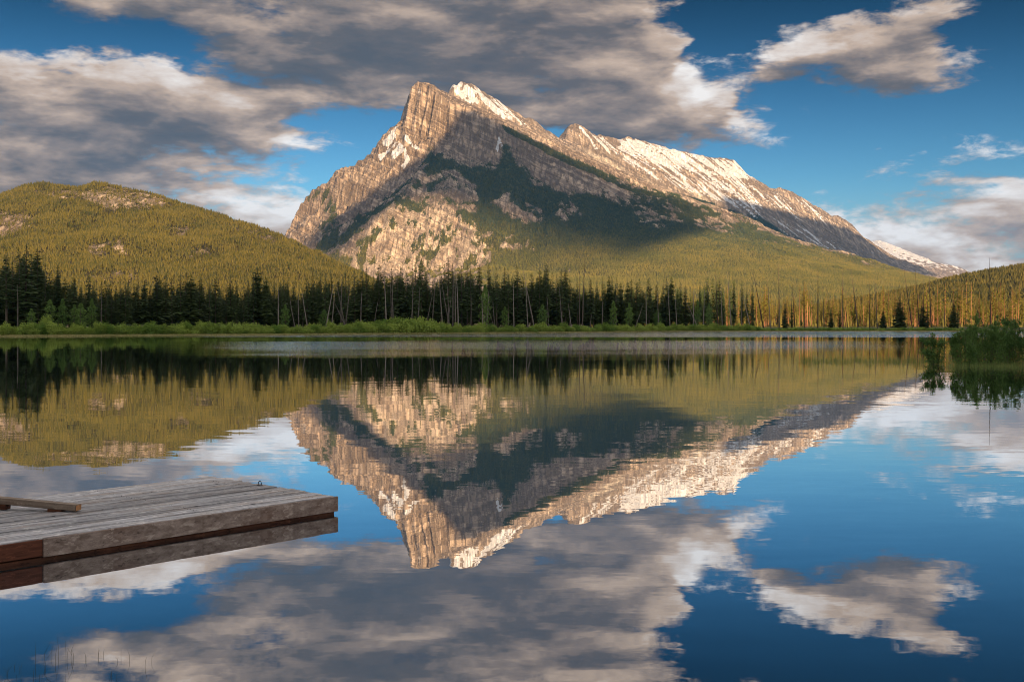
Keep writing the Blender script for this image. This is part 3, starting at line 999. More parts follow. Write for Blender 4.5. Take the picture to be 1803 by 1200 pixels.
def bark_mat(name, a, b_):
    m, nt, b = new_mat(name)
    tc = nt.new('ShaderNodeTexCoord').outputs['Object']
    n = nt.noise(nt.vm('MULTIPLY', tc, (6, 6, 0.9)), 1.0, 5, 0.65)
    oi = nt.new('ShaderNodeObjectInfo')
    f = nt.m('ADD', n, nt.m('MULTIPLY', nt.m('SUBTRACT', oi.outputs['Random'], 0.5), 0.4))
    nt.l.new(nt.mix(nt.step(f, 0.3, 0.75), a, b_), b.inputs['Base Color'])
    return m


M_spruce = leaf_mat('spruce_needles', (0.034, 0.062, 0.024), (0.080, 0.120, 0.044), 0.5, 0.0)
M_pine = leaf_mat('pine_needles', (0.070, 0.085, 0.018), (0.21, 0.20, 0.04), 0.8, 0.15)
M_wood = leaf_mat('far_conifer_green', (0.062, 0.082, 0.016), (0.205, 0.172, 0.040), 0.34, scale=0.005)
M_gold = leaf_mat('far_conifer_olive', (0.026, 0.034, 0.007), (0.105, 0.090, 0.019), 0.50, scale=0.012)
M_willow = leaf_mat('willow_leaves', (0.085, 0.19, 0.035), (0.30, 0.40, 0.085), 0.8, 0.25, 1.2)
M_young = leaf_mat('young_leaves', (0.07, 0.15, 0.045), (0.16, 0.26, 0.07), 0.5, 0.25, 0.8)
M_shrub = leaf_mat('shrub_leaves', (0.045, 0.11, 0.035), (0.13, 0.22, 0.055), 0.3, 0.25, 2.0)
M_grass = leaf_mat('shore_sedge', (0.22, 0.23, 0.09), (0.42, 0.38, 0.17), 0.5, 0.2, 0.5)
M_sedge = leaf_mat('green_sedge', (0.06, 0.11, 0.03), (0.16, 0.20, 0.06), 0.5, 0.2, 0.5)
M_reed = leaf_mat('reed_stems', (0.03, 0.035, 0.02), (0.07, 0.07, 0.035), 0.5, 0.0, 2.0)
M_bark = bark_mat('spruce_bark', (0.060, 0.050, 0.042), (0.17, 0.145, 0.12))
M_pbark = bark_mat('pine_bark', (0.17, 0.075, 0.045), (0.40, 0.20, 0.12))
M_dead = bark_mat('weathered_deadwood', (0.13, 0.115, 0.105), (0.30, 0.27, 0.25))
M_ddark = bark_mat('dark_deadwood', (0.055, 0.045, 0.038), (0.13, 0.11, 0.095))


# ------------------------------------------------------------------ plant meshes
class MB:
    def __init__(self):
        self.v, self.f = [], []

    def tube(self, pts, rads, sides=6):
        n0 = len(self.v)
        for k, (p, r) in enumerate(zip(pts, rads)):
            p = Vector(p)
            d = (Vector(pts[min(k + 1, len(pts) - 1)]) - Vector(pts[max(k - 1, 0)])).normalized()
            a = d.orthogonal().normalized() if abs(d.z) < 0.99 else Vector((1, 0, 0))
            a = (a - d * a.dot(d)).normalized()
            b = d.cross(a)
            for s in range(sides):
                t = 2 * math.pi * s / sides
                self.v.append(tuple(p + (a * math.cos(t) + b * math.sin(t)) * r))
        for k in range(len(pts) - 1):
            for s in range(sides):
                i, j = n0 + k * sides + s, n0 + k * sides + (s + 1) % sides
                self.f.append((i, j, j + sides, i + sides))
        self.f.append(tuple(n0 + (len(pts) - 1) * sides + s for s in range(sides)))

    def poly(self, *pts):
        n = len(self.v)
        self.v += [tuple(p) for p in pts]
        self.f.append(tuple(range(n, n + len(pts))))

    def tris(self, pts, faces):
        n = len(self.v)
        self.v += [tuple(p) for p in pts]
        self.f += [tuple(n + i for i in f) for f in faces]

    def box(self, lo, hi):
        x0, y0, z0 = lo
        x1, y1, z1 = hi
        self.tris([(x0, y0, z0), (x1, y0, z0), (x1, y1, z0), (x0, y1, z0), (x0, y0, z1), (x1, y0, z1), (x1, y1, z1), (x0, y1, z1)],
                  [(0, 3, 2, 1), (4, 5, 6, 7), (0, 1, 5, 4), (1, 2, 6, 5), (2, 3, 7, 6), (3, 0, 4, 7)])

    def mesh(self, name, mat, smooth=False):
        return mesh_of(name, self.v, self.f, [mat], smooth)


def frond(mb, z, az, L, droop, r):
    ca, sa = math.cos(az), math.sin(az)
    w = L * r.uniform(0.20, 0.34)
    zm = z - L * droop * 0.45
    zt = z - L * droop * r.uniform(0.75, 1.05)
    def P(d, s, h):
        return (ca * d - sa * s, sa * d + ca * s, h)
    mb.tris([P(0.05, 0, z), P(L * 0.62, w, zm - 0.05 * L), P(L, 0, zt), P(L * 0.58, -w, zm - 0.08 * L), P(L * 0.55, 0, zm - 0.28 * L), P(L * 0.3, w * .7, zm - .12 * L), P(L * 0.3, -w * .7, zm - .1 * L)],
            [(0, 5, 1), (0, 1, 2), (0, 2, 3), (0, 3, 6), (0, 4, 2)])


def spruce(seed, H, Rm, z0, gap=0.34, per=7, ragged=0.35, power=0.8):
    r = random.Random(seed)
    cr, tr = MB(), MB()
    bend = r.uniform(-0.15, 0.15)
    tr.tube([(0, 0, -0.4), (bend * .3, 0, H * .35), (bend, 0, H * .7), (bend * .6, 0, H * .99)], [0.20, 0.15, 0.085, 0.015], 6)
    z = H * z0
    while z < H * 0.985:
        t = (z - H * z0) / (H * (1 - z0))
        rad = Rm * ((1 - t) ** power) * min(1, 0.45 + t * 3.2) + 0.10
        n = max(3, int(per * (0.55 + 0.45 * (1 - t))))
        a0 = r.uniform(0, 6.28)
        if r.random() > 0.06:
            k = r.uniform(1 - ragged, 1 + ragged * 0.6)
            for i in range(n):
                if r.random() < 0.10:
                    continue
                frond(cr, z + r.uniform(-.12, .12), a0 + 6.283 * i / n + r.uniform(-.3, .3), rad * k * r.uniform(0.65, 1.25), r.uniform(0.25, 0.65) * (1 - 0.5 * t), r)
        z += gap * r.uniform(0.75, 1.25) * (1 - 0.35 * t)
    for k in range(4):
        a = k * 1.57
        cr.poly((0, 0, H * 1.005), (0.10 * math.cos(a), 0.10 * math.sin(a), H * 0.955), (0.10 * math.cos(a + 1), 0.10 * math.sin(a + 1), H * 0.955))
    return tr.mesh('trunk', M_bark, True), cr.mesh('crown', M_spruce)


def pine(seed, H, Rm, z0):
    r = random.Random(seed)
    cr, tr = MB(), MB()
    b = r.uniform(-0.25, 0.25)
    tr.tube([(0, 0, -0.4), (b * .4, 0, H * .4), (b, 0, H * .75), (b * .9, 0, H * .99)], [0.13, 0.10, 0.055, 0.012], 6)
    for k in range(10):
        z = H * r.uniform(0.15, z0)
        a, L = r.uniform(0, 6.28), r.uniform(0.4, 1.1)
        tr.tube([(b * .5, 0, z), (b * .5 + L * math.cos(a), L * math.sin(a), z - 0.1)], [0.025, 0.008], 3)
    z = H * z0
    while z < H * 0.98:
        t = (z - H * z0) / (H * (1 - z0))
        rad = Rm * (1 - t) ** 0.6 * min(1, 0.5 + 2.5 * t) + 0.12
        for i in range(5):
            if r.random() < 0.30:
                continue
            frond(cr, z, r.uniform(0, 6.28), rad * r.uniform(0.5, 1.35), r.uniform(-0.2, 0.35), r)
        z += r.uniform(0.25, 0.6)
    return tr.mesh('trunk', M_pbark, True), cr.mesh('crown', M_pine)


def leaf_cloud(mb, r, n, size, shape):
    """n leaf faces; shape(r) gives a point and an outward direction."""
    for _ in range(n):
        p, o = shape(r)
        a = Vector((r.gauss(0, 1), r.gauss(0, 1), r.gauss(0, 1) + 0.2)).normalized()
        a = (a + o * 0.7).normalized()
        b = a.orthogonal().normalized()
        b.rotate(Matrix.Rotation(r.uniform(0, 6.28), 3, a))
        c = a.cross(b)
        s = size * r.uniform(0.6, 1.4)
        mb.poly(p - b * s, p + c * s * 0.45, p + b * s, p - c * s * 0.45)


def bush(seed, W, H, n, size, mat, lumps=9):
    r = random.Random(seed)
    mb = MB()
    L = []
    for k in range(lumps):
        a, d = r.uniform(0, 6.28), math.sqrt(r.random()) * 0.72
        h = (1 - d * d * 0.75) * r.uniform(0.62, 1.0)
        L.append((Vector((math.cos(a) * d * W / 2, math.sin(a) * d * W / 2, H * h * 0.62)), W * r.uniform(0.16, 0.27), H * h * 0.42))

    def shape(r):
        c, rw, rh = L[r.randrange(len(L))]
        d = Vector((r.gauss(0, 1), r.gauss(0, 1), r.gauss(0, 1))).normalized()
        q = r.uniform(0.55, 1.05)
        p = c + Vector((d.x * rw * q, d.y * rw * q, d.z * rh * q))
        if r.random() < 0.35:
            p.z *= r.uniform(0.1, 0.9)
        p.z = max(0.03, p.z)
        return p, d
    leaf_cloud(mb, r, n, size, shape)
    return mb.mesh('foliage', mat)


def leafy_tree(seed, H, W, n, size, mat):
    r = random.Random(seed)
    tr, cr = MB(), MB()
    tr.tube([(0, 0, -0.3), (0.1, 0, H * .5), (0, 0, H * .93)], [0.10, 0.06, 0.01], 6)

    def shape(r):
        t = r.uniform(0.10, 1.0)
        rad = W / 2 * math.sin(min(1, (1 - t) * 1.9 + 0.05) * 1.57) * r.uniform(0.35, 1.1)
        lump = 1 + 0.3 * math.sin(t * 31 + seed)
        a = r.uniform(0, 6.28)
        d = Vector((math.cos(a), math.sin(a), 0.3))
        return Vector((math.cos(a) * rad * lump, math.sin(a) * rad * lump, H * t)), d.normalized()
    leaf_cloud(cr, r, n, size, shape)
    return tr.mesh('trunk', M_bark, True), cr.mesh('crown', mat)


def far_conifer(seed, mat, H=13.0, Rm=2.3):
    r = random.Random(seed)
    mb = MB()
    for k, (a, b, w) in enumerate(((0.0, 0.5, 1.0), (0.25, 0.75, 0.78), (0.52, 1.0, 0.5))):
        n = 6
        pts = [(r.uniform(-.1, .1), r.uniform(-.1, .1), H * b)]
        for i in range(n):
            t = 6.283 * i / n + r.uniform(-.3, .3)
            q = Rm * w * r.uniform(0.65, 1.15)
            pts.append((math.cos(t) * q, math.sin(t) * q, H * (a + r.uniform(-.03, .06))))
        mb.tris(pts, [(0, 1 + i, 1 + (i + 1) % n) for i in range(n)])
    return mb.mesh('conifer', mat)


# ------------------------------------------------------------------ scattered masses (woods that read as one)
def scatter(name, pts, scl, protos, label, squash=None):
    """One mass object: points carrying instances of the given meshes."""
    me = bpy.data.meshes.new(name)
    me.vertices.add(len(pts))
    me.vertices.foreach_set('co', np.asarray(pts, np.float32).ravel())
    a = me.attributes.new('size', 'FLOAT', 'POINT')
    a.data.foreach_set('value', np.asarray(scl, np.float32))
    a = me.attributes.new('turn', 'FLOAT', 'POINT')
    a.data.foreach_set('value', rng.uniform(0, 6.28, len(pts)).astype(np.float32))
    a = me.attributes.new('pick', 'INT', 'POINT')
    a.data.foreach_set('value', rng.integers(0, len(protos), len(pts)).astype(np.int32))
    o = link(name, me)
    tag(o, label, kind='stuff')
    g = bpy.data.node_groups.new(name + '_nodes', 'GeometryNodeTree')
    g.interface.new_socket('Geometry', in_out='INPUT', socket_type='NodeSocketGeometry')
    g.interface.new_socket('Geometry', in_out='OUTPUT', socket_type='NodeSocketGeometry')
    N, Lk = g.nodes, g.links
    gi, go = N.new('NodeGroupInput'), N.new('NodeGroupOutput')
    join = N.new('GeometryNodeGeometryToInstance')
    for k, pm in enumerate(protos):
        ob = bpy.data.objects.new(name + '_shape', pm)
        oi = N.new('GeometryNodeObjectInfo')
        oi.inputs['Object'].default_value = ob
        oi.inputs['As Instance'].default_value = True
        Lk.new(oi.outputs['Geometry'], join.inputs[0])

    def named(nm, ty):
        nd = N.new('GeometryNodeInputNamedAttribute')
        nd.data_type = ty
        nd.inputs[0].default_value = nm
        return nd.outputs[0]
    jg = N.new('GeometryNodeJoinGeometry')
    for l in list(join.inputs[0].links):
        Lk.new(l.from_socket, jg.inputs[0])
    N.remove(join)
    mp = N.new('GeometryNodeMeshToPoints')
    Lk.new(gi.outputs[0], mp.inputs[0])
    ip = N.new('GeometryNodeInstanceOnPoints')
    Lk.new(mp.outputs[0], ip.inputs['Points'])
    Lk.new(jg.outputs[0], ip.inputs['Instance'])
    ip.inputs['Pick Instance'].default_value = True
    Lk.new(named('pick', 'INT'), ip.inputs['Instance Index'])
    cb = N.new('ShaderNodeCombineXYZ')
    Lk.new(named('turn', 'FLOAT'), cb.inputs[2])
    Lk.new(cb.outputs[0], ip.inputs['Rotation'])
    Lk.new(named('size', 'FLOAT'), ip.inputs['Scale'])
    Lk.new(ip.outputs[0], go.inputs[0])
    md = o.modifiers.new('scatter', 'NODES')
    md.node_group = g
    return o


def sample_terrain(X, Y, Z, W, n, keep):
    """Random points on a terrain grid, even per ground area, kept with the probability of wood cover."""
    nr, nc = X.shape
    area = (np.abs(np.gradient(Y, axis=0)) * np.abs(np.gradient(X, axis=1)))[:-1, :-1]
    gy = np.gradient(Z, axis=0) / np.gradient(Y, axis=0)
    px, py = look(X, Y, Z)
    p = area * keep(px, py, W, gy)[:-1, :-1]
    p = (p / p.sum()).ravel()
    cell = rng.choice(len(p), n, p=p)
    i, j = cell // (nc - 1), cell % (nc - 1)
    a, b = rng.random(n), rng.random(n)

    def g(A):
        return (A[i, j] * (1 - b) + A[i, j + 1] * b) * (1 - a) + (A[i + 1, j] * (1 - b) + A[i + 1, j + 1] * b) * a
    return np.stack([g(X), g(Y), g(Z) - 0.4], 1)


M_shaded = leaf_mat('shaded_conifer_green', (0.026, 0.048, 0.026), (0.072, 0.090, 0.042), 0.55, scale=0.006)  # darker conifer green, with the upper slope's shade painted in
far_shaded = [far_conifer(30 + k, M_shaded) for k in range(4)]
far_green = [far_conifer(k, M_wood) for k in range(4)]
far_olive = [far_conifer(10 + k, M_gold, 12.0, 2.9) for k in range(4)]
pts = sample_terrain(FX, FY, FZ, FW, 230000, lambda px, py, W, gy: sstep(W, 0.42, 0.66) * (gy > -0.05) * (py < 508 + 30 * (px > 1000)) * (px > 520) * (px < 1700) + 0.25 * sstep(W, 0.15, 0.42) * (gy > 0) * (py < 500) * (py > 260) * (px > 600))
up = pts[:, 2] + 90 * fbm(pts[:, 0] / 260, pts[:, 1] / 260, 4, 0.6, seed=131) + 75 * rng.standard_normal(len(pts)) > 430          # higher trees take the darker green, cloud shade put into their colour
scatter('mountain_forest', pts[~up], rng.uniform(0.30, 0.75, (~up).sum()), far_green, 'light green pine forest on the foot of the main mountain')
scatter('mountain_forest', pts[up], rng.uniform(0.34, 0.80, up.sum()), far_shaded, 'conifer forest on the upper slopes of the main mountain, cloud shade put into its colour')
pts = sample_terrain(LX, LY, LZ, LW, 115000, lambda px, py, W, gy: (0.16 + sstep(W, 0.45, 0.8)) * (gy > -0.25) * (py < 530) * (px > -60) * (px < 700))
scatter('hill_forest', pts, rng.uniform(0.24, 0.60, len(pts)) * (1 + 0.25 * rng.standard_normal(len(pts)).clip(-1, 2)), far_olive, 'golden lit pine forest covering the rounded left hill')
pts = sample_terrain(RX, RY, RZ, RW, 42000, lambda px, py, W, gy: sstep(W, 0.3, 0.6) * (gy > -0.2) * (px > 1380) * (px < 1900))
scatter('hill_forest', pts, rng.uniform(0.38, 0.85, len(pts)), far_olive, 'conifer forest covering the low hill on the right')


# ------------------------------------------------------------------ the lakeside trees
def place(name, parts, loc, scale=(1, 1, 1), rz=0.0, lean=(0, 0)):
    e = link(name, None)
    e.location = loc
    e.rotation_euler = (lean[0], lean[1], rz)
    e.scale = scale
    for pn, me in parts:
        link(pn, me, e)
    return e


def gz(x, y):
    d = y - float(shore_y(x))
    return min(0.55, 0.10 * d) + 0.9 * float(sstep(np.array(d), 8, 120)) - 0.1


SPR = []
for k in range(14):
    q = random.Random(40 + k)
    SPR.append(spruce(100 + k, 20.0, q.uniform(1.4, 2.4), q.choice([0.03, 0.06, 0.10, 0.16, 0.24, 0.32]), q.uniform(0.30, 0.48), q.choice([6, 7, 8]), q.uniform(0.28, 0.55), q.uniform(0.45, 0.75)))
FRONT = [(-14, 452), (-4, 470), (12, 436), (24, 460), (36, 435), (45, 429), (55, 446), (66, 434), (80, 464), (89, 476), (102, 464), (113, 489), (129, 478), (143, 494), (158, 484), (165, 494), (179, 494), (186, 491), (196, 490), (211, 493), (220, 490), (228, 491), (243, 488),
         (253, 492), (264, 500), (276, 469), (292, 483), (303, 486), (318, 481), (327, 478), (336, 481), (351, 488), (356, 490), (368, 490), (379, 485), (398, 499), (407, 484), (417, 495), (429, 501), (438, 488), (447, 483), (453, 469), (470, 486), (482, 488), (500, 479), (516, 495), (533, 505), (541, 488),
         (552, 481), (563, 479), (572, 479), (582, 480), (596, 483), (608, 479), (615, 484), (625, 475), (636, 475), (647, 470), (657, 484), (668, 464), (677, 474), (691, 471), (699, 466), (706, 468), (717, 479), (727, 471), (732, 463), (742, 454), (753, 470), (763, 484), (776, 476), (789, 450), (799, 463),
         (813, 465), (823, 466), (829, 470), (844, 466), (862, 464), (874, 470), (888, 468), (895, 471), (911, 465), (922, 486), (935, 479), (950, 473), (962, 461), (972, 478), (980, 481), (990, 473), (995, 469), (1003, 489), (1017, 488), (1040, 491), (1050, 491), (1062, 490), (1072, 484), (1078, 484), (1085, 490),
         (1093, 496), (1106, 495), (1112, 490), (1120, 494), (1127, 490), (1143, 489), (1157, 500), (1167, 491), (1174, 489), (1183, 485), (1197, 497), (1207, 501), (1232, 494), (1244, 473), (1267, 476), (1292, 488), (1307, 496), (1315, 499), (1325, 490)]
ORD = ['first', 'second', 'third', 'fourth', 'fifth', 'sixth', 'seventh', 'eighth', 'ninth', 'tenth', 'eleventh', 'twelfth', 'thirteenth', 'fourteenth', 'fifteenth', 'sixteenth', 'seventeenth', 'eighteenth', 'nineteenth', 'twentieth',
       'twenty-first', 'twenty-second', 'twenty-third', 'twenty-fourth', 'twenty-fifth', 'twenty-sixth', 'twenty-seventh', 'twenty-eighth', 'twenty-ninth', 'thirtieth']


def section(px):
    if px < 520:
        return 'below the left hill'
    if px < 850:
        return 'below the pale lower cliff'
    return 'below the shaded mountain slope'


def shore_at(px):
    """Distance ahead of the far shore in direction px."""
    Y = 300.0
    for _ in range(12):
        Y = float(shore_y((px - CX) / FPX * Y))
    return Y


rr = random.Random(5)
spire = {}
for i, (px, py) in enumerate(FRONT):
    Y = shore_at(px) + rr.uniform(13, 34)
    x = (px - CX) / FPX * Y
    g0 = gz(x, Y)
    H = EYE + (HY - py) / FPX * Y - g0
    near = [q for k, q in enumerate(FRONT) if k != i and abs(q[0] - px) < 24]
    tall = all(py < q[1] - 2 for q in near)
    wide = rr.uniform(1.0, 1.45) * (1.25 if px < 75 else 1.0)
    if px > 1220:
        wide *= 0.62
    k = rr.randrange(14)
    e = place('spruce_tree', (('trunk', SPR[k][0]), ('crown', SPR[k][1])), (x, Y, g0), (wide * H / 20 * 1.02, wide * H / 20 * 1.02, H / 20), rr.uniform(0, 6.28), (rr.uniform(-.012, .012), rr.uniform(-.02, .02)))
    s = section(px)
    if tall:
        spire[s] = spire.get(s, 0) + 1
        tag(e, f'spruce spire rising above its neighbours {s}, {ORD[spire[s] - 1]} from left', 'spruce', 'spruces along the far shore')
    else:
        tag(e, f'dark spruce in the front row of the forest wall {s}', 'spruce', 'spruces along the far shore')
n_fill = 0
while n_fill < 175:
    px = rr.uniform(-25, 1235)
    if px > 1080 and rr.random() < 0.4:
        continue
    q = min(FRONT, key=lambda f: abs(f[0] - px))
    Y = shore_at(px) + rr.uniform(30, 62)
    x = (px - CX) / FPX * Y
    g0 = gz(x, Y)
    H = (EYE + (HY - (q[1] + rr.uniform(10, 36))) / FPX * Y - g0)
    k = rr.randrange(14)
    w = rr.uniform(0.8, 1.25)
    e = place('spruce_tree', (('trunk', SPR[k][0]), ('crown', SPR[k][1])), (x, Y, g0), (w * H / 20, w * H / 20, H / 20), rr.uniform(0, 6.28), (rr.uniform(-.01, .01), rr.uniform(-.015, .015)))
    tag(e, f'dark spruce half hidden behind the front row {section(px)}', 'spruce', 'spruces along the far shore')
    n_fill += 1
# the wood closes behind them
bx, bs = [], []
for _ in range(1500):
    px = rr.uniform(-80, 1300)
    if px > 1120 and rr.random() < (px - 1120) / 200:
        continue
    Y = shore_at(px) + rr.uniform(40, 95)
    x = (px - CX) / FPX * Y
    top = np.interp(px, [f[0] for f in FRONT], [f[1] for f in FRONT]) + rr.uniform(12, 44)
    H = EYE + (HY - top) / FPX * Y - 1.0
    bx.append((x, Y, gz(x, Y)))
    bs.append(H / 20)
scatter('forest', bx, bs, [SPR[0][1], SPR[1][1], SPR[4][1], SPR[6][1]], 'dark depth of the spruce forest behind the lakeside rows')

# sunlit pine wood on the right
PIN = [pine(300 + k, 21.0, [1.4, 1.7, 1.1, 1.6, 1.0, 1.9][k], [0.42, 0.28, 0.58, 0.18, 0.64, 0.12][k]) for k in range(6)]
spots = []
for _ in range(215):
    px = 1140 + 680 * math.sqrt(rr.random()) if rr.random() < 0.5 else rr.uniform(1230, 1830)
    px += 14 * math.sin(px / 11.0) + rr.gauss(0, 4)
    Y = 632 + 110 * rr.random() ** 1.5
    spots.append((px, Y))
for px, Y in spots:
    x = (px - CX) / FPX * Y
    k = rr.randrange(6)
    s = rr.uniform(0.62, 1.28)
    e = place('pine_tree', (('trunk', PIN[k][0]), ('crown', PIN[k][1])), (x, Y, 1.3), (s * rr.uniform(.9, 1.3), s * rr.uniform(.9, 1.3), s), rr.uniform(0, 6.28), (rr.uniform(-.03, .03), rr.uniform(-.04, .04)))
    tag(e, 'thin sunlit pine with a bare reddish trunk in the wood on the right', 'pine', 'sunlit pines on the right')
bx, bs = [], []
for _ in range(1300):
    px = rr.uniform(1040, 1880)
    Y = 720 + 420 * rr.random() ** 1.3
    x = (px - CX) / FPX * Y
    bx.append((x, Y, 1.4))
    bs.append(rr.uniform(0.55, 1.15))
pj = []
for k in (0, 1, 3, 5):
    j = MB()
    for pm in PIN[k]:
        j.tris([tuple(v.co) for v in pm.vertices], [tuple(p.vertices) for p in pm.polygons])
    me = j.mesh('pine', M_pine)
    me.materials.append(M_pbark)
    nt_ = len(PIN[k][0].polygons)
    for i, p in enumerate(me.polygons):
        if i < nt_:
            p.material_index = 1
    pj.append(me)
scatter('pine_forest', bx, bs, pj, 'sunlit pine wood stretching back on the right')

# undergrowth and saplings on the floor of the pine wood
bx, bs = [], []
for _ in range(1500):
    px = rr.uniform(1040, 1880)
    Y = 612 + 330 * rr.random() ** 1.6
    bx.append(((px - CX) / FPX * Y, Y, 1.0))
    bs.append(0.22 + 0.65 * rr.random() ** 2.5)
M_under = leaf_mat('undergrowth_leaves', (0.035, 0.040, 0.012), (0.13, 0.12, 0.03), 0.9, 0.1, 0.5)
scatter('undergrowth', bx, bs, [bush(880, 5.0, 4.0, 500, 0.25, M_under), far_conifer(881, M_under, 9.0, 1.7), far_conifer(882, M_under, 12.0, 1.6)], 'bushes and saplings on the floor of the sunlit pine wood')

# dark spruces standing clear on the right shore
CONE = [spruce(160, 20.0, 3.0, 0.03, 0.34, 8, 0.25, 0.85), spruce(161, 20.0, 2.5, 0.04, 0.36, 7, 0.4, 0.75), spruce(162, 20.0, 1.8, 0.05, 0.38, 7, 0.4, 0.7)]
DARK = [(1382, 532, 0.9, 'small dark spruce at the left end of the sunlit pine wood'), (1394, 524, 0.55, 'thin dark leaning spruce beside the small spruce at the wood edge'), (1463, 540, 1.1, 'low broad spruce between two tall bare trunks on the right shore'),
        (1479, 539, 0.8, 'narrow dark spruce just left of a tall bare trunk on the right shore'), (1555, 540, 1.15, 'small dark spruce just left of the largest cone shaped spruce on the right shore'), (1584, 520, 1.45, 'largest cone shaped dark spruce in front of the sunlit pines'),
        (1624, 526, 1.2, 'dark spruce with ragged top between two leaning bare trunks'), (1633, 530, 0.9, 'dark spruce pressed against the ragged spruce on its left'), (1679, 527, 1.2, 'dark cone shaped spruce nearest the lakeside bushes on the right')]
for i, (px, py, w, lb) in enumerate(DARK):
    Y = shore_at(px) + 9
    x = (px - CX) / FPX * Y
    H = EYE + (HY - py) / FPX * Y - 0.5
    k = [1, 2, 1, 2, 0, 0, 1, 2, 0][i]
    e = place('spruce_tree', (('trunk', CONE[k][0]), ('crown', CONE[k][1])), (x, Y, 0.45), (w * 1.05, w * 1.05, H / 20), i * 1.3, (0, -0.12 if i == 1 else 0))
    e.scale = (w * H / 20 * 1.25, w * H / 20 * 1.25, H / 20)
    tag(e, lb, 'spruce', 'spruces on the right shore')


# dead trees: (foot px, top px, top py, extra distance, dark?)
SNAG = [(31, 30, 500, 8, 0), (178, 178, 512, 10, 0), (490, 490, 508, 9, 0), (521, 511, 525, 9, 0), (526, 525, 514, 10, 0), (543, 532, 510, 9, 0), (572, 587, 500, 8, 0), (610, 592, 498, 8, 0), (613, 588, 530, 5, 0), (607, 616, 500, 9, 0), (583, 589, 512, 11, 0), (600, 603, 482, 12, 0), (657, 667, 526, 9, 0), (635, 638, 512, 12, 0),
        (681, 677, 480, 9, 0), (693, 691, 490, 10, 0), (689, 687, 496, 11, 0), (724, 727, 498, 12, 0), (735, 738, 505, 12, 0), (748, 762, 514, 7, 0), (760, 765, 486, 12, 0), (780, 774, 484, 11, 0), (793, 777, 488, 8, 0), (791, 786, 494, 9, 0), (797, 799, 478, 7, 0), (802, 800, 472, 7, 0), (807, 803, 484, 7, 0), (785, 794, 520, 6, 0), (829, 829, 514, 9, 0), (850, 848, 520, 9, 0), (856, 860, 512, 9, 0), (872, 859, 544, 5, 0), (872, 868, 528, 8, 0),
        (905, 904, 498, 9, 0), (942, 919, 465, 8, 0), (930, 927, 508, 12, 0), (966, 963, 520, 10, 0), (990, 984, 500, 7, 0), (1007, 1001, 534, 5, 0), (1025, 1030, 455, 8, 1), (1020, 1021, 466, 11, 1), (1038, 1042, 552, 5, 0), (1060, 1061, 530, 8, 0), (1116, 1132, 536, 5, 0), (1138, 1137, 505, 8, 0), (1160, 1158, 512, 8, 0), (1180, 1177, 500, 8, 0), (1192, 1190, 520, 8, 0), (1231, 1202, 520, 6, 0), (1221, 1220, 498, 9, 0),
        (1238, 1240, 505, 9, 0), (1264, 1260, 475, 9, 1), (1272, 1270, 500, 9, 0), (1288, 1281, 478, 7, 0), (1306, 1304, 508, 8, 0), (1322, 1309, 518, 5, 0), (1345, 1325, 475, 8, 1), (1357, 1352, 490, 9, 0), (1372, 1370, 464, 6, 1), (1400, 1396, 500, 9, 1), (1416, 1415, 497, 7, 1), (1440, 1440, 469, 5, 1), (1451, 1448, 500, 9, 1), (1484, 1484, 472, 5, 1), (1511, 1498, 476, 6, 1), (1493, 1487, 533, 5, 1), (1531, 1531, 496, 7, 1), (1545, 1541, 493, 7, 1), (1607, 1592, 472, 5, 1), (1619, 1611, 474, 6, 1), (1640, 1636, 473, 5, 1), (1664, 1662, 508, 8, 1), (1735, 1712, 528, 8, 1), (1626, 1625, 490, 9, 1)]


def place_snag(me, *args):
    e = place('dead_tree', (), *args)
    link('branches', me[1], link('trunk', me[0], e))
    return e


def snag_mesh(seed, H, dark):
    r = random.Random(seed)
    tr, br = MB(), MB()
    b = r.uniform(-.2, .2)
    rad = 0.21 * (H / 16) ** 0.5
    tr.tube([(0, 0, -0.5), (b * .5, 0, H * .3), (b, r.uniform(-.1, .1), H * .65), (b * .5, 0, H)], [rad, rad * .8, rad * .5, rad * .12], 6)
    for k in range(r.randrange(14, 30)):
        z = H * r.uniform(0.25, 0.97)
        a, L = r.uniform(0, 6.28), r.uniform(0.25, 1.0) * (1.15 - z / H)
        br.tube([(b * .7, 0, z), (b * .7 + L * math.cos(a), L * math.sin(a), z + r.uniform(-.35, .1) * L)], [0.03, 0.008], 3)
    m = M_ddark if dark else M_dead
    return tr.mesh('trunk', m, True), br.mesh('branches', m)


for i, (fx, tx, ty, dy, dark) in enumerate(SNAG):
    Y = shore_at(fx) + dy
    g0 = gz((fx - CX) / FPX * Y, Y)
    f = Vector(((fx - CX) / FPX * Y, Y, g0))
    t = Vector(at(tx, ty, Y))
    d = t - f
    me = snag_mesh(500 + i, d.length, dark)
    e = place_snag(me, f, (1, 1, 1), 0, (0, math.atan2(d.x, d.z)))
    lean = tx - fx
    how = 'leaning left' if lean < -6 else 'leaning right' if lean > 6 else 'upright'
    size = 'tall' if ty < 490 else 'short' if ty > 522 else 'medium'
    shade = 'dark' if dark else 'pale grey'
    if fx > 1340:
        n_ = len([1 for s in SNAG[:i] if s[0] > 1340 and s[4]])
        lb = f'{size} {how} dark bare trunk before sunlit pines, {ORD[n_]} from left'
    else:
        s = section(fx)
        same = [q for q in SNAG[:i] if section(q[0]) == s and q[0] <= 1340]
        lb = f'{size} {shade} dead trunk {how} {s}, {ORD[len(same)]} there from left'
    tag(e, lb, 'dead tree', 'dead trees along the shore')
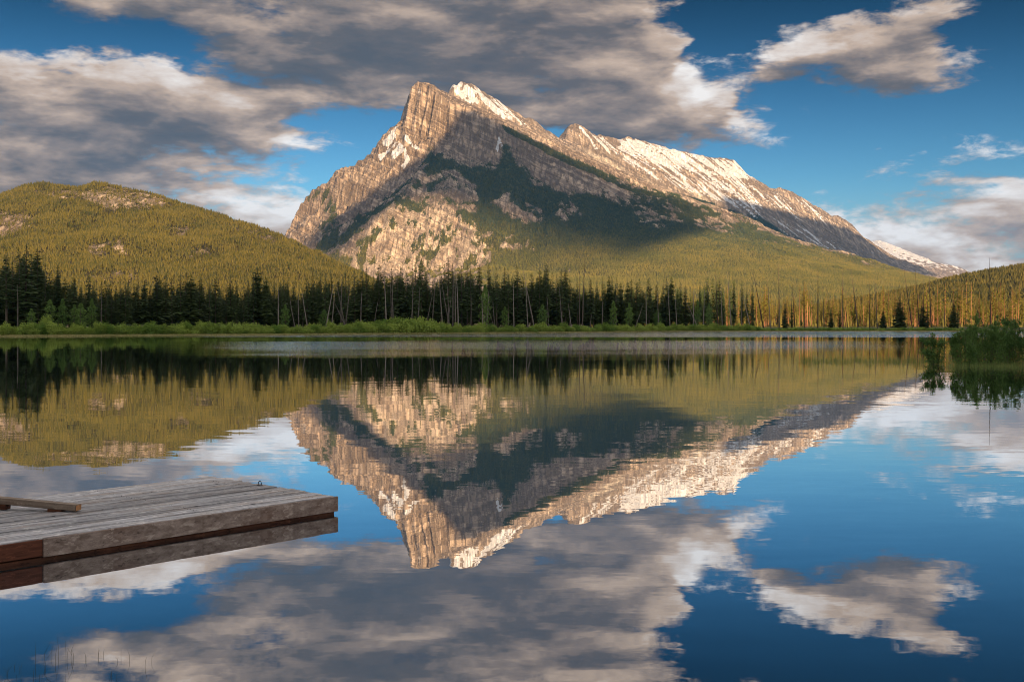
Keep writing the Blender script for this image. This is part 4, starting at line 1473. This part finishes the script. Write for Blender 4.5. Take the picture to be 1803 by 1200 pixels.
# one taller bare trunk near the bushes on the right
Yt = 120.0
H = EYE + (HY - 452) / FPX * Yt - 0.1
me = snag_mesh(700, H, 1)
e = place_snag(me, at(1746, 571 + EYE * FPX / Yt, Yt), (0.5, 0.5, 1), 0, (0, -0.02))
tag(e, 'very thin tall bare stem rising out of the lakeside bushes on the right', 'dead tree', 'dead trees along the shore')

# young leafy trees in front of the spruces
YNG = [leafy_tree(800 + k, 6.0, [2.4, 3.0, 2.0][k], 900, 0.17, M_young) for k in range(3)]
YOUNG = [(55, 543, 'small rounded young green tree left of the pale willow on the left shore'), (88, 528, 'young green tree below the tallest spruces, left of its twin'), (110, 526, 'tallest young green tree on the left shore'), (131, 536, 'young green tree just right of the tallest young tree'), (142, 534, 'young bluish green tree at the right end of the young group'), (162, 526, 'young green tree standing alone left of a pale dead trunk'),
         (502, 536, 'young green tree between dead trunks below the left hill'), (571, 545, 'small yellow green tree beside the crossed dead trunks'), (854, 501, 'tall slim light green tree among dark spruces in the middle'), (889, 540, 'short light green tree right of the crossed fallen trunks in the middle'), (955, 536, 'bright green young tree right of the long leaning dead trunk'), (1080, 530, 'pale green young tree under the even spruce row'), (1108, 534, 'dull green young tree near the short leaning log'),
         (1158, 545, 'low green young tree left of the sunlit wood'), (1228, 528, 'broad dark green young tree under thin spruces'), (1248, 535, 'green young tree beside the broad dark young tree')]
for i, (px, py, lb) in enumerate(YOUNG):
    Y = shore_at(px) + rr.uniform(8, 11)
    x = (px - CX) / FPX * Y
    g0 = gz(x, Y)
    H = EYE + (HY - py) / FPX * Y - g0
    k = i % 3
    w = (H / 6) ** 0.6
    e = place('young_tree', (('trunk', YNG[k][0]), ('crown', YNG[k][1])), (x, Y, g0), (w, w, H / 6), i * 0.9)
    tag(e, lb, 'tree', 'young leafy trees on the far shore')

# willow bushes along the water
BSH = [bush(900 + k, 5.2, 3.0, 1500, 0.20, M_willow) for k in range(7)]
px = -14.0
i = 0
while px < 1700:
    Y = shore_at(px) + rr.uniform(1.8, 4.5)
    x = (px - CX) / FPX * Y
    mound = math.exp(-((px - 715) / 62.0) ** 2)
    hh = rr.uniform(1.9, 4.1) + 2.6 * mound
    if px > 1330:
        hh = rr.uniform(1.3, 2.0)
    ww = rr.uniform(0.6, 1.15) * (1 + 0.5 * mound)
    e = link('willow_bush', BSH[rr.randrange(7)])
    e.location = (x, Y, 0.1)
    e.scale = (ww, ww, hh / 3.0)
    e.rotation_euler = (0, 0, rr.uniform(0, 6.28))
    if mound > 0.35:
        lb = 'tall green willow bush in the big mound at the middle of the far shore'
    elif px > 1330:
        lb = 'low dark willow bush at the foot of the sunlit pines'
    else:
        lb = f'green willow bush in the even shore band {section(px)}'
    tag(e, lb, 'bush', 'willow bushes along the far shore')
    px += rr.uniform(5.5, 9.5) * (320 / Y) ** 0.4
    i += 1
for px, w in ((632, 1.3), (650, 1.5), (672, 1.6), (695, 1.7), (715, 1.7), (738, 1.6), (760, 1.5), (780, 1.2)):
    Y = shore_at(px) + 7
    e = link('willow_bush', BSH[i % 7])
    e.location = ((px - CX) / FPX * Y, Y, 0.4)
    e.scale = (w, w, w * 0.98)
    e.rotation_euler = (0, 0, px)
    tag(e, 'tall green willow bush in the big mound at the middle of the far shore', 'bush', 'willow bushes along the far shore')
    i += 1
e = link('willow_bush', BSH[2])
Y = shore_at(82) + 6
e.location = ((82 - CX) / FPX * Y, Y, 0.4)
e.scale = (0.75, 0.75, 1.9)
tag(e, 'tall rounded pale willow bush in front of the tallest spruces on the left', 'bush', 'willow bushes along the far shore')


# grass
def tuft(seed, n, h, mat, w=0.02, spread=0.25):
    r = random.Random(seed)
    mb = MB()
    for _ in range(n):
        x, y = r.gauss(0, spread), r.gauss(0, spread)
        a, hh, l = r.uniform(0, 6.28), h * r.uniform(0.5, 1.1), r.uniform(0, 0.35)
        dx, dy = math.cos(a), math.sin(a)
        mb.tris([(x - dy * w, y + dx * w, 0), (x + dy * w, y - dx * w, 0), (x + dx * l * hh * .4 + dy * w * .7, y + dy * l * hh * .4 - dx * w * .7, hh * .6), (x + dx * l * hh * .4 - dy * w * .7, y + dy * l * hh * .4 + dx * w * .7, hh * .6), (x + dx * l * hh, y + dy * l * hh, hh)],
                [(0, 1, 2, 3), (3, 2, 4)])
    return mb.mesh('tuft', mat)


gp = []
for _ in range(2400):
    px = rr.uniform(-30, 1830)
    Y = shore_at(px) + rr.uniform(-2.2, 0.6)
    gp.append(((px - CX) / FPX * Y, Y, 0.0))
scatter('shore_grass', gp, rng.uniform(0.6, 1.3, len(gp)), [tuft(k, 26, 0.4, M_grass, 0.035, 0.45) for k in range(3)], 'yellowish sedge fringe along the far waterline')
gp = []
for _ in range(330):
    px = 1405 + 250 * rr.random()
    py = 636 + rr.gauss(0, 3.0)
    Y = EYE * FPX / (py - HY)
    gp.append(((px - CX) / FPX * Y, Y, -0.03))
for _ in range(260):
    px = rr.uniform(1672, 1860)
    py = 645 + rr.gauss(0, 1.6)
    Y = EYE * FPX / (py - HY)
    gp.append(((px - CX) / FPX * Y, Y, -0.03))
scatter('sedge', gp, rng.uniform(0.5, 1.1, len(gp)), [tuft(20 + k, 7, 0.42, M_sedge, 0.007, 0.22) for k in range(3)], 'thin green sedge standing in the shallow water on the right')

# reeds close to the viewer, bottom left
mb = MB()
for cx, cy, n, hh in ((118, 1160, 6, 0.19), (92, 1162, 2, 0.15), (74, 1172, 3, 0.19), (152, 1165, 2, 0.10), (180, 1155, 3, 0.10), (218, 1160, 3, 0.10), (28, 1185, 4, 0.09), (8, 1190, 3, 0.10), (262, 1170, 2, 0.10), (62, 1195, 3, 0.10), (198, 1192, 3, 0.06)):
    for _ in range(n):
        px, py = cx + rr.gauss(0, 7), cy + rr.gauss(0, 5)
        Y = EYE * FPX / (py - HY)
        x = (px - CX) / FPX * Y
        h = hh * rr.uniform(0.4, 1.0)
        l = rr.uniform(-.5, .5) * h
        mb.tube([(x, Y, -0.15), (x + l * .3, Y, h * .5), (x + l, Y + rr.uniform(-.05, .05), h)], [0.0013, 0.0011, 0.0005], 4)
tag(link('reeds', mb.mesh('reeds', M_reed)), 'sparse thin reeds poking out of the water in the bottom left', kind='stuff')


# leafy shrubs standing in the water on the right
def shrub(seed, W, H, n, size):
    r = random.Random(seed)
    st, lf = MB(), MB()
    tips = []
    for k in range(int(16 * W / 2)):
        a, d = r.uniform(0, 6.28), math.sqrt(r.random()) * W * 0.42
        bx_, by_ = math.cos(a) * d * 0.45, math.sin(a) * d * 0.45
        h = H * r.uniform(0.40, 1.08) * (1 - 0.35 * (d / (W * 0.5)) ** 2)
        p0, p1, p2 = Vector((bx_, by_, -0.2)), Vector((math.cos(a) * d * .8, math.sin(a) * d * .8, h * .5)), Vector((math.cos(a) * d * 1.1 + r.uniform(-.12, .12), math.sin(a) * d * 1.1, h))
        st.tube([p0, p1, p2], [0.018, 0.012, 0.004], 4)
        tips.append((p0, p1, p2))
        for j in range(4):
            t = r.uniform(0.3, 0.9)
            s = p1.lerp(p2, t)
            q = s + Vector((r.gauss(0, .28), r.gauss(0, .28), r.uniform(0.05, .4)))
            st.tube([s, q], [0.007, 0.002], 3)
            tips.append((s, s.lerp(q, .5), q))

    def shape(r):
        p0, p1, p2 = tips[r.randrange(len(tips))]
        t = r.random() ** 1.15
        p = p0.lerp(p1, t * 2) if t < 0.5 else p1.lerp(p2, t * 2 - 1)
        if r.random() < 0.27:                      # the skirt of leaves down to the water
            a, d = r.uniform(0, 6.28), math.sqrt(r.random()) * W * 0.46
            p = Vector((math.cos(a) * d, math.sin(a) * d, r.uniform(0.05, 0.72) * H * (1 - 0.3 * d / (W * 0.46))))
        o = Vector((r.gauss(0, 1), r.gauss(0, 1), r.gauss(0, 1))).normalized()
        p = p + o * r.uniform(0.0, 0.17)
        p.z = max(p.z, 0.05)
        return p, o
    leaf_cloud(lf, r, n, size, shape)
    return st.mesh('stems', M_ddark), lf.mesh('foliage', M_shrub)


SHR = [(1645, 641, 586, 1.6, 'small shrub standing alone in the water left of the big bushes'), (1697, 643, 572, 1.9, 'dense leafy shrub at the left end of the waterside bushes'), (1738, 641, 566, 2.7, 'dense leafy shrub second from the left in the waterside bushes'), (1786, 640, 560, 3.0, 'dense leafy shrub at the right edge of the picture'),
       (1765, 632, 552, 2.6, 'taller leafy shrub rising behind the waterside bushes'), (1715, 634, 560, 2.2, 'leafy shrub behind and between the left waterside bushes'), (1835, 640, 556, 3.0, 'leafy shrub cut by the right edge of the picture')]
for i, (px, py, top, W, lb) in enumerate(SHR):
    Y = EYE * FPX / (py - HY)
    H = (py - top) / FPX * Y
    st, lf = shrub(950 + i, W, H, int(3500 * W) if i else 4200, 0.062)
    e = place('shrub', (('stems', st), ('foliage', lf)), ((px - CX) / FPX * Y, Y, 0.0))
    tag(e, lb, 'shrub', 'shrubs in the water on the right')


# ------------------------------------------------------------------ the dock
def wood_mat(name, a, b_, c, streak=(1.2, 28, 28)):
    m, nt, b = new_mat(name)
    tc = nt.new('ShaderNodeTexCoord').outputs['Object']
    oi = nt.new('ShaderNodeObjectInfo')
    off = nt.m('MULTIPLY', oi.outputs['Random'], 37.0)
    v = nt.vm('ADD', nt.vm('MULTIPLY', tc, streak), nt.xyz(off, off, off))
    g = nt.noise(v, 1.0, 6, 0.65)
    big = nt.noise(nt.vm('ADD', nt.vm('MULTIPLY', tc, (1.1, 2.5, 2.5)), nt.xyz(off, off, 0.0)), 1.0, 4, 0.6)
    col = nt.mix(nt.step(g, 0.30, 0.72), a, b_)
    col = nt.mix(nt.m('MULTIPLY', nt.step(big, 0.48, 0.72), 0.6), col, c)
    spot = nt.noise(nt.vm('ADD', nt.vm('MULTIPLY', tc, (6, 14, 14)), nt.xyz(off, 0.0, off)), 1.0, 4, 0.7)
    col = nt.mix(nt.m('MULTIPLY', nt.step(spot, 0.55, 0.68), 0.65), col, tuple(min(0.75, q * 1.5) for q in b_))
    col = nt.mix(nt.m('MULTIPLY', nt.step(spot, 0.42, 0.30), 0.80), col, tuple(q * 0.35 for q in a))
    tone = nt.m('MULTIPLY_ADD', oi.outputs['Random'], 0.65, 0.66)
    col = nt.vm('SCALE', col, s=tone)
    nt.l.new(col, b.inputs['Base Color'])
    bump = nt.new('ShaderNodeBump')
    bump.inputs['Strength'].default_value = 0.5
    bump.inputs['Distance'].default_value = 0.004
    nt.l.new(g, bump.inputs['Height'])
    nt.l.new(bump.outputs[0], b.inputs['Normal'])
    b.inputs['Roughness'].default_value = 0.75
    return m


M_plank = wood_mat('weathered_planks', (0.19, 0.195, 0.215), (0.55, 0.56, 0.60), (0.38, 0.31, 0.26))
M_fascia = wood_mat('weathered_fascia', (0.24, 0.18, 0.155), (0.52, 0.43, 0.385), (0.22, 0.125, 0.09), (7, 9, 14))
M_red = wood_mat('red_brown_board', (0.085, 0.034, 0.022), (0.19, 0.072, 0.045), (0.10, 0.045, 0.03), (2.0, 10, 22))
M_rust = wood_mat('wet_brown_float', (0.055, 0.022, 0.014), (0.14, 0.060, 0.035), (0.05, 0.03, 0.02), (2.0, 10, 22))
M_beam = wood_mat('grey_brown_timber', (0.20, 0.155, 0.125), (0.40, 0.33, 0.27), (0.28, 0.20, 0.15))
M_end = wood_mat('fresh_cut_end', (0.30, 0.15, 0.07), (0.45, 0.24, 0.12), (0.25, 0.12, 0.06), (14, 14, 14))
M_iron, _nt, _b = new_mat('dark_iron')
_b.inputs['Base Color'].default_value = (0.03, 0.03, 0.035, 1)
_b.inputs['Metallic'].default_value = 0.7
_b.inputs['Roughness'].default_value = 0.5

TOP = 0.265
e1 = Vector((-0.667, -0.745, 0)).normalized()          # along the dock, towards the bank
e2 = Vector((-e1.y, e1.x, 0)) * -1                      # across it, away from the viewer
if e2.y < 0:
    e2 = -e2
corner = Vector((-2.58, 16.69, 0))
dock = link('dock', None)
ang = math.atan2(e1.y, e1.x)
dock.location = corner
dock.rotation_euler = (0, 0, ang)
sgn = 1.0 if Vector((-math.sin(ang), math.cos(ang), 0)).dot(e2) > 0 else -1.0
tag(dock, 'grey weathered plank dock floating on the lake in the lower left', 'dock')
WID, LEN, NP = 3.29, 9.0, 23


def dbox(name, x0, x1, y0, y1, z0, z1, mat, bev=0.004, parent=None):
    """A bevelled board in dock coordinates (x along, y across, z up)."""
    ya, yb = sorted((y0 * sgn, y1 * sgn))
    c = Vector(((x0 + x1) / 2, (ya + yb) / 2, (z0 + z1) / 2))
    bm = bmesh.new()
    bmesh.ops.create_cube(bm, size=1.0)
    for v in bm.verts:
        v.co = Vector((v.co.x * (x1 - x0), v.co.y * (yb - ya), v.co.z * (z1 - z0)))
    if bev:
        bmesh.ops.bevel(bm, geom=bm.edges[:], offset=bev, segments=1, affect='EDGES')
    me = bpy.data.meshes.new(name)
    bm.to_mesh(me)
    bm.free()
    me.materials.append(mat)
    o = link(name, me, parent if parent is not None else dock)
    o.location = c
    return o


pw = (WID - 0.05) / NP
_m = MB()
_m.tube([(0, 0, -0.004), (0, 0, 0.0035)], [0.006, 0.005], 6)
NAIL = _m.mesh('nail', M_iron)
for k in range(NP):
    y0 = 0.045 + k * pw
    x0 = rr.uniform(-0.045, 0.02)
    o = dbox('plank', x0, LEN, y0 + 0.010, y0 + pw - 0.010, TOP - 0.036, TOP + rr.uniform(-0.006, 0.006), M_plank, 0.005)
    o.rotation_euler = (rr.uniform(-.03, .03), 0, 0)
    for x in (0.30, 2.1):
        for q in (-0.25, 0.25):
            if rr.random() < 0.75:
                n_ = link('nail', NAIL, o)
                n_.location = (x - LEN / 2 + rr.uniform(-.015, .015), q * pw, 0.018)
dbox('front_fascia', -0.02, 4.44, 0.0, 0.042, 0.045, TOP - 0.002, M_fascia, 0.006)
dbox('end_fascia', -0.022, 0.02, 0.044, WID, 0.045, TOP - 0.045, M_fascia, 0.005)
dbox('red_board', 4.447, LEN, 0.018, 0.058, 0.06, TOP - 0.01, M_red, 0.005)
dbox('float_beam', 0.03, LEN, 0.03, 0.25, -0.25, 0.043, M_rust, 0.008)
dbox('float_beam', 0.03, LEN, WID - 0.3, WID - 0.05, -0.25, 0.06, M_rust, 0.008)
dbox('float_beam', 0.03, 0.22, 0.26, WID - 0.32, -0.25, 0.042, M_rust, 0.008)
dbox('cleat_block', 5.02, 5.3, -0.03, 0.016, 0.10, 0.24, M_red, 0.006)
# mooring hoop at the far end
mb = MB()
ring = []
for k in range(13):
    t = math.pi * k / 12
    ring.append((0, 0.045 * math.cos(t) * sgn, 0.012 + 0.062 * math.sin(t)))
mb.tube(ring, [0.006] * 13, 8)
hoop = link('mooring_hoop', mb.mesh('mooring_hoop', M_iron, True), dock)
hoop.location = (0.10, (WID * 0.54) * sgn, TOP)
pl = dbox('hoop_plate', -0.025, 0.025, -0.06, 0.06, 0.004, 0.010, M_iron, 0.003, hoop)

# the loose timber lying on the dock
a = Vector(at(138, 893, EYE * 0 + (EYE - TOP - 0.06) * FPX / (893 - HY)))
b = Vector(at(-60, 874, (EYE - TOP - 0.16) * FPX / (874 - HY)))
d = b - a
tim = link('loose_timber', None)
tim.location = a
tim.rotation_euler = d.to_track_quat('X', 'Z').to_euler()
tag(tim, 'loose grey timber propped on small blocks on top of the dock', 'timber')
bm = bmesh.new()
bmesh.ops.create_cube(bm, size=1.0)
Ln = d.length
for v in bm.verts:
    v.co = Vector(((v.co.x + 0.5) * Ln, v.co.y * 0.14, v.co.z * 0.085))
bmesh.ops.bevel(bm, geom=bm.edges[:], offset=0.008, segments=2, affect='EDGES')
me = bpy.data.meshes.new('beam')
bm.to_mesh(me)
bm.free()
me.materials.append(M_beam)
link('beam', me, tim)
mb = MB()
mb.box((-0.006, -0.062, -0.036), (-0.001, 0.062, 0.036))
link('cut_end', mb.mesh('cut_end', M_end), tim)
for x, h in ((0.32, 0.05), (1.15, 0.07)):
    mb = MB()
    mb.box((-0.10, -0.06, 0), (0.10, 0.06, h))
    o = link('block', mb.mesh('block', M_rust), None)
    p = a + d * (x / Ln)
    o.parent = tim
    o.matrix_parent_inverse = Matrix.Identity(4)
    o.location = (x, 0, -0.043 - h)
